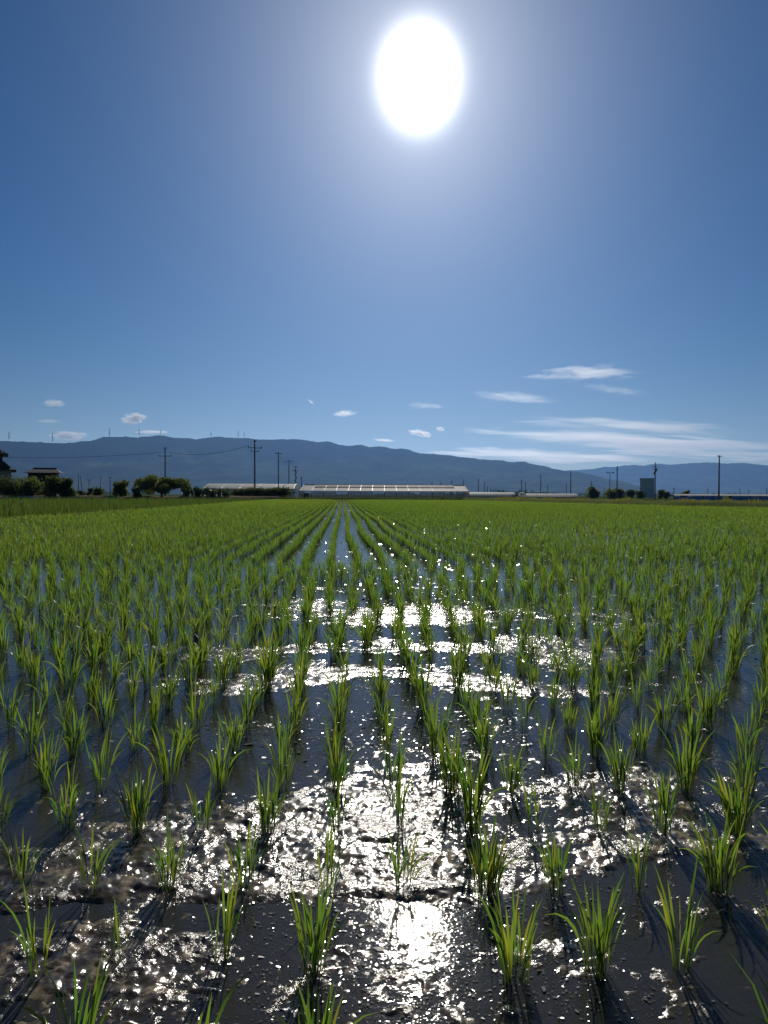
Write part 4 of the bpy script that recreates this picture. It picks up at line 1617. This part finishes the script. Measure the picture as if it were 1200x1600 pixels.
# ------------------------------------------------------------------ clouds (real thin volumes high above the haze)
def cloud_mat(name, dens, scale, seed, thr, stretch=(1, 1, 1), detail=7, wedge=0.0):
    m, N, L, out = new_mat(name)
    t = N.new('ShaderNodeTexCoord')
    mp = N.new('ShaderNodeMapping')
    mp.inputs['Scale'].default_value = stretch
    mp.inputs['Location'].default_value = (seed * 3.1, seed * 1.7, seed * 0.9)
    L.new(t.outputs['Object'], mp.inputs['Vector'])
    n = N.new('ShaderNodeTexNoise')
    n.inputs['Scale'].default_value = scale
    n.inputs['Detail'].default_value = detail
    n.inputs['Roughness'].default_value = 0.54
    n.inputs['Distortion'].default_value = 0.6
    L.new(mp.outputs[0], n.inputs['Vector'])
    sx = N.new('ShaderNodeSeparateXYZ')
    L.new(t.outputs['Object'], sx.inputs[0])
    wd = N.new('ShaderNodeMath')                  # the cloud thins towards one end
    wd.operation = 'MULTIPLY_ADD'
    wd.use_clamp = True
    L.new(sx.outputs['X'], wd.inputs[0])
    wd.inputs[1].default_value = wedge
    wd.inputs[2].default_value = 1.0 - abs(wedge)
    dv_ = N.new('ShaderNodeMath')
    dv_.operation = 'DIVIDE'
    L.new(sx.outputs['Z'], dv_.inputs[0])
    L.new(wd.outputs[0], dv_.inputs[1])
    cx = N.new('ShaderNodeCombineXYZ')
    L.new(sx.outputs['X'], cx.inputs['X'])
    L.new(sx.outputs['Y'], cx.inputs['Y'])
    L.new(dv_.outputs[0], cx.inputs['Z'])
    ln = N.new('ShaderNodeVectorMath')
    ln.operation = 'LENGTH'
    L.new(cx.outputs[0], ln.inputs[0])
    fall = N.new('ShaderNodeMapRange')
    fall.inputs['From Min'].default_value = 1.0
    fall.inputs['From Max'].default_value = 0.15
    fall.inputs['To Min'].default_value = 0.0
    fall.inputs['To Max'].default_value = 0.32
    L.new(ln.outputs['Value'], fall.inputs['Value'])
    s = N.new('ShaderNodeMath')
    s.operation = 'ADD'
    L.new(n.outputs['Fac'], s.inputs[0])
    L.new(fall.outputs[0], s.inputs[1])
    mr = N.new('ShaderNodeMapRange')
    mr.inputs['From Min'].default_value = thr
    mr.inputs['From Max'].default_value = thr + 0.24
    mr.inputs['To Min'].default_value = 0.0
    mr.inputs['To Max'].default_value = dens
    L.new(s.outputs[0], mr.inputs['Value'])
    ed = N.new('ShaderNodeMapRange')
    ed.inputs['From Min'].default_value = 1.0
    ed.inputs['From Max'].default_value = 0.8
    L.new(ln.outputs['Value'], ed.inputs['Value'])
    mu = N.new('ShaderNodeMath')
    mu.operation = 'MULTIPLY'
    L.new(mr.outputs[0], mu.inputs[0])
    L.new(ed.outputs[0], mu.inputs[1])
    v = N.new('ShaderNodeVolumePrincipled')
    v.inputs['Color'].default_value = (1.0, 0.95, 0.88, 1)
    v.inputs['Anisotropy'].default_value = 0.78
    L.new(mu.outputs[0], v.inputs['Density'])
    L.new(v.outputs[0], out.inputs['Volume'])
    m.cycles.volume_sampling = 'EQUIANGULAR'
    return m


_ico = None


def unit_ball():
    global _ico
    if _ico is None:
        n, k = 10, 16
        V_ = [(0, 0, -1)]
        for i in range(1, n):
            a = -math.pi / 2 + math.pi * i / n
            for j in range(k):
                b2 = 2 * math.pi * j / k
                V_.append((math.cos(a) * math.cos(b2), math.cos(a) * math.sin(b2), math.sin(a)))
        V_.append((0, 0, 1))
        F_ = [(0, 1 + (j + 1) % k, 1 + j) for j in range(k)]
        for i in range(n - 2):
            for j in range(k):
                j2 = (j + 1) % k
                F_.append((1 + i * k + j, 1 + i * k + j2, 1 + (i + 1) * k + j2, 1 + (i + 1) * k + j))
        e = len(V_) - 1
        F_ += [(e, 1 + (n - 2) * k + j, 1 + (n - 2) * k + (j + 1) % k) for j in range(k)]
        _ico = (V_, F_)
    return _ico


def cloud(px, py, wpx, hpx, alt, label, dens=1.0, tilt=0.0, scale=2.2, thr=0.62, seed=1, stretch=(1.0, 1.0, 1.6), depth=0.6, group='wispy clouds low in the sky', wedge=0.0):
    d = ray(px, py)
    dist = (alt - CAMH) / d.z * d.y
    c = at(px, py, dist)
    rx, rz = wpx / 2 / FPX * dist, hpx / 2 / FPX * dist
    V_, F_ = unit_ball()
    me_ = bpy.data.meshes.new('cloud')
    me_.from_pydata(V_, [], F_)
    # optical depth ~ dens across the depth of the cloud
    ry = rx * depth
    me_.materials.append(cloud_mat('cloud_%d' % seed, 2.2 * dens / (ry * 1.2), scale, seed, thr, stretch, 5, wedge))
    o_ = link('cloud', me_, None, c)
    o_.scale = (rx, ry, rz)
    o_.rotation_euler = (0, -tilt, 0)
    return tag(o_, label, 'cloud', group)


CL = [(908, 583, 215, 44, 2000, 'largest wispy cloud, wedge-shaped, at the upper right', 0.8, 0.04, 2.0, 0.66),
      (808, 621, 170, 22, 1900, 'long thin streak of cloud below the largest one', 0.8, -0.08, 2.2, 0.66),
      (668, 634, 80, 16, 1900, 'faint short wisp left of the long thin streak', 0.5, -0.04, 2.2, 0.66),
      (966, 610, 120, 14, 1950, 'faint thin streak under the right end of the largest cloud', 0.35, -0.15, 2.2, 0.64),
      (656, 677, 44, 12, 1500, 'small bright puff above the middle of the ridge', 1.6, -0.2, 1.8, 0.6),
      (688, 670.5, 16, 8, 1500, 'tiny bright puff right beside the small one over the ridge', 1.3, -0.2, 1.8, 0.6),
      (210, 654, 48, 20, 1500, 'small lens-shaped bright cloud above the mountain summit', 1.6, 0.06, 1.8, 0.6),
      (84, 630, 44, 14, 1700, 'small wisp high above the tiled house', 0.8, 0.0, 2.2, 0.62),
      (76, 658, 50, 8, 1600, 'very faint flat wisp between two wisps at the frame edge', 0.3, 0.0, 2.2, 0.62),
      (106, 680.5, 70, 17, 1450, 'bright flat cloud resting in the dip of the ridge', 1.3, 0.0, 1.8, 0.6),
      (538, 646, 46, 14, 1700, 'small curled wisp above the main greenhouse', 0.7, 0.08, 2.4, 0.64),
      (486, 628, 15, 6, 1750, 'tiny hooked wisp left of the curled wisp', 0.35, -0.7, 2.4, 0.64),
      (600, 688, 44, 6, 1350, 'thin streak touching the ridge left of the small puff', 0.8, -0.08, 2.0, 0.6),
      (238, 675, 60, 6, 1500, 'thin bright cloud edge showing behind the summit', 1.0, 0.0, 2.0, 0.58),
      (1010, 690, 620, 30, 1350, 'long cloud band sloping up to the right edge of the sky', 0.7, -0.055, 1.6, 0.66),
      (850, 712, 420, 26, 1050, 'low pale cloud band along the falling ridge', 0.75, -0.03, 1.6, 0.64),
      (1090, 708, 420, 20, 1100, 'low pale cloud band above the far blue mountains', 0.6, -0.05, 1.6, 0.64),
      (1000, 667, 480, 26, 1600, 'faint veil of cloud over the right side above the bands', 0.28, -0.06, 1.6, 0.66)]
for i, c in enumerate(CL):
    band = i >= 14
    cloud(*c[:5], c[5], c[6] * (2.0 if band else ((0.5, 0.3, 0.35, 0.4)[i] if i < 4 else 0.85)), c[7], c[8], c[9] - (0.07 if i in (1, 3) else 0.03), seed=i + 1, stretch=(1.3, 0.8, 1.0) if band else (1.3, 1.0, 1.5), depth=0.35 if band else 0.6,
          group='cloud bands near the horizon' if band else 'wispy clouds low in the sky', wedge=0.42 if i == 0 else (-0.3 if i in (1, 2, 3) else 0.0))
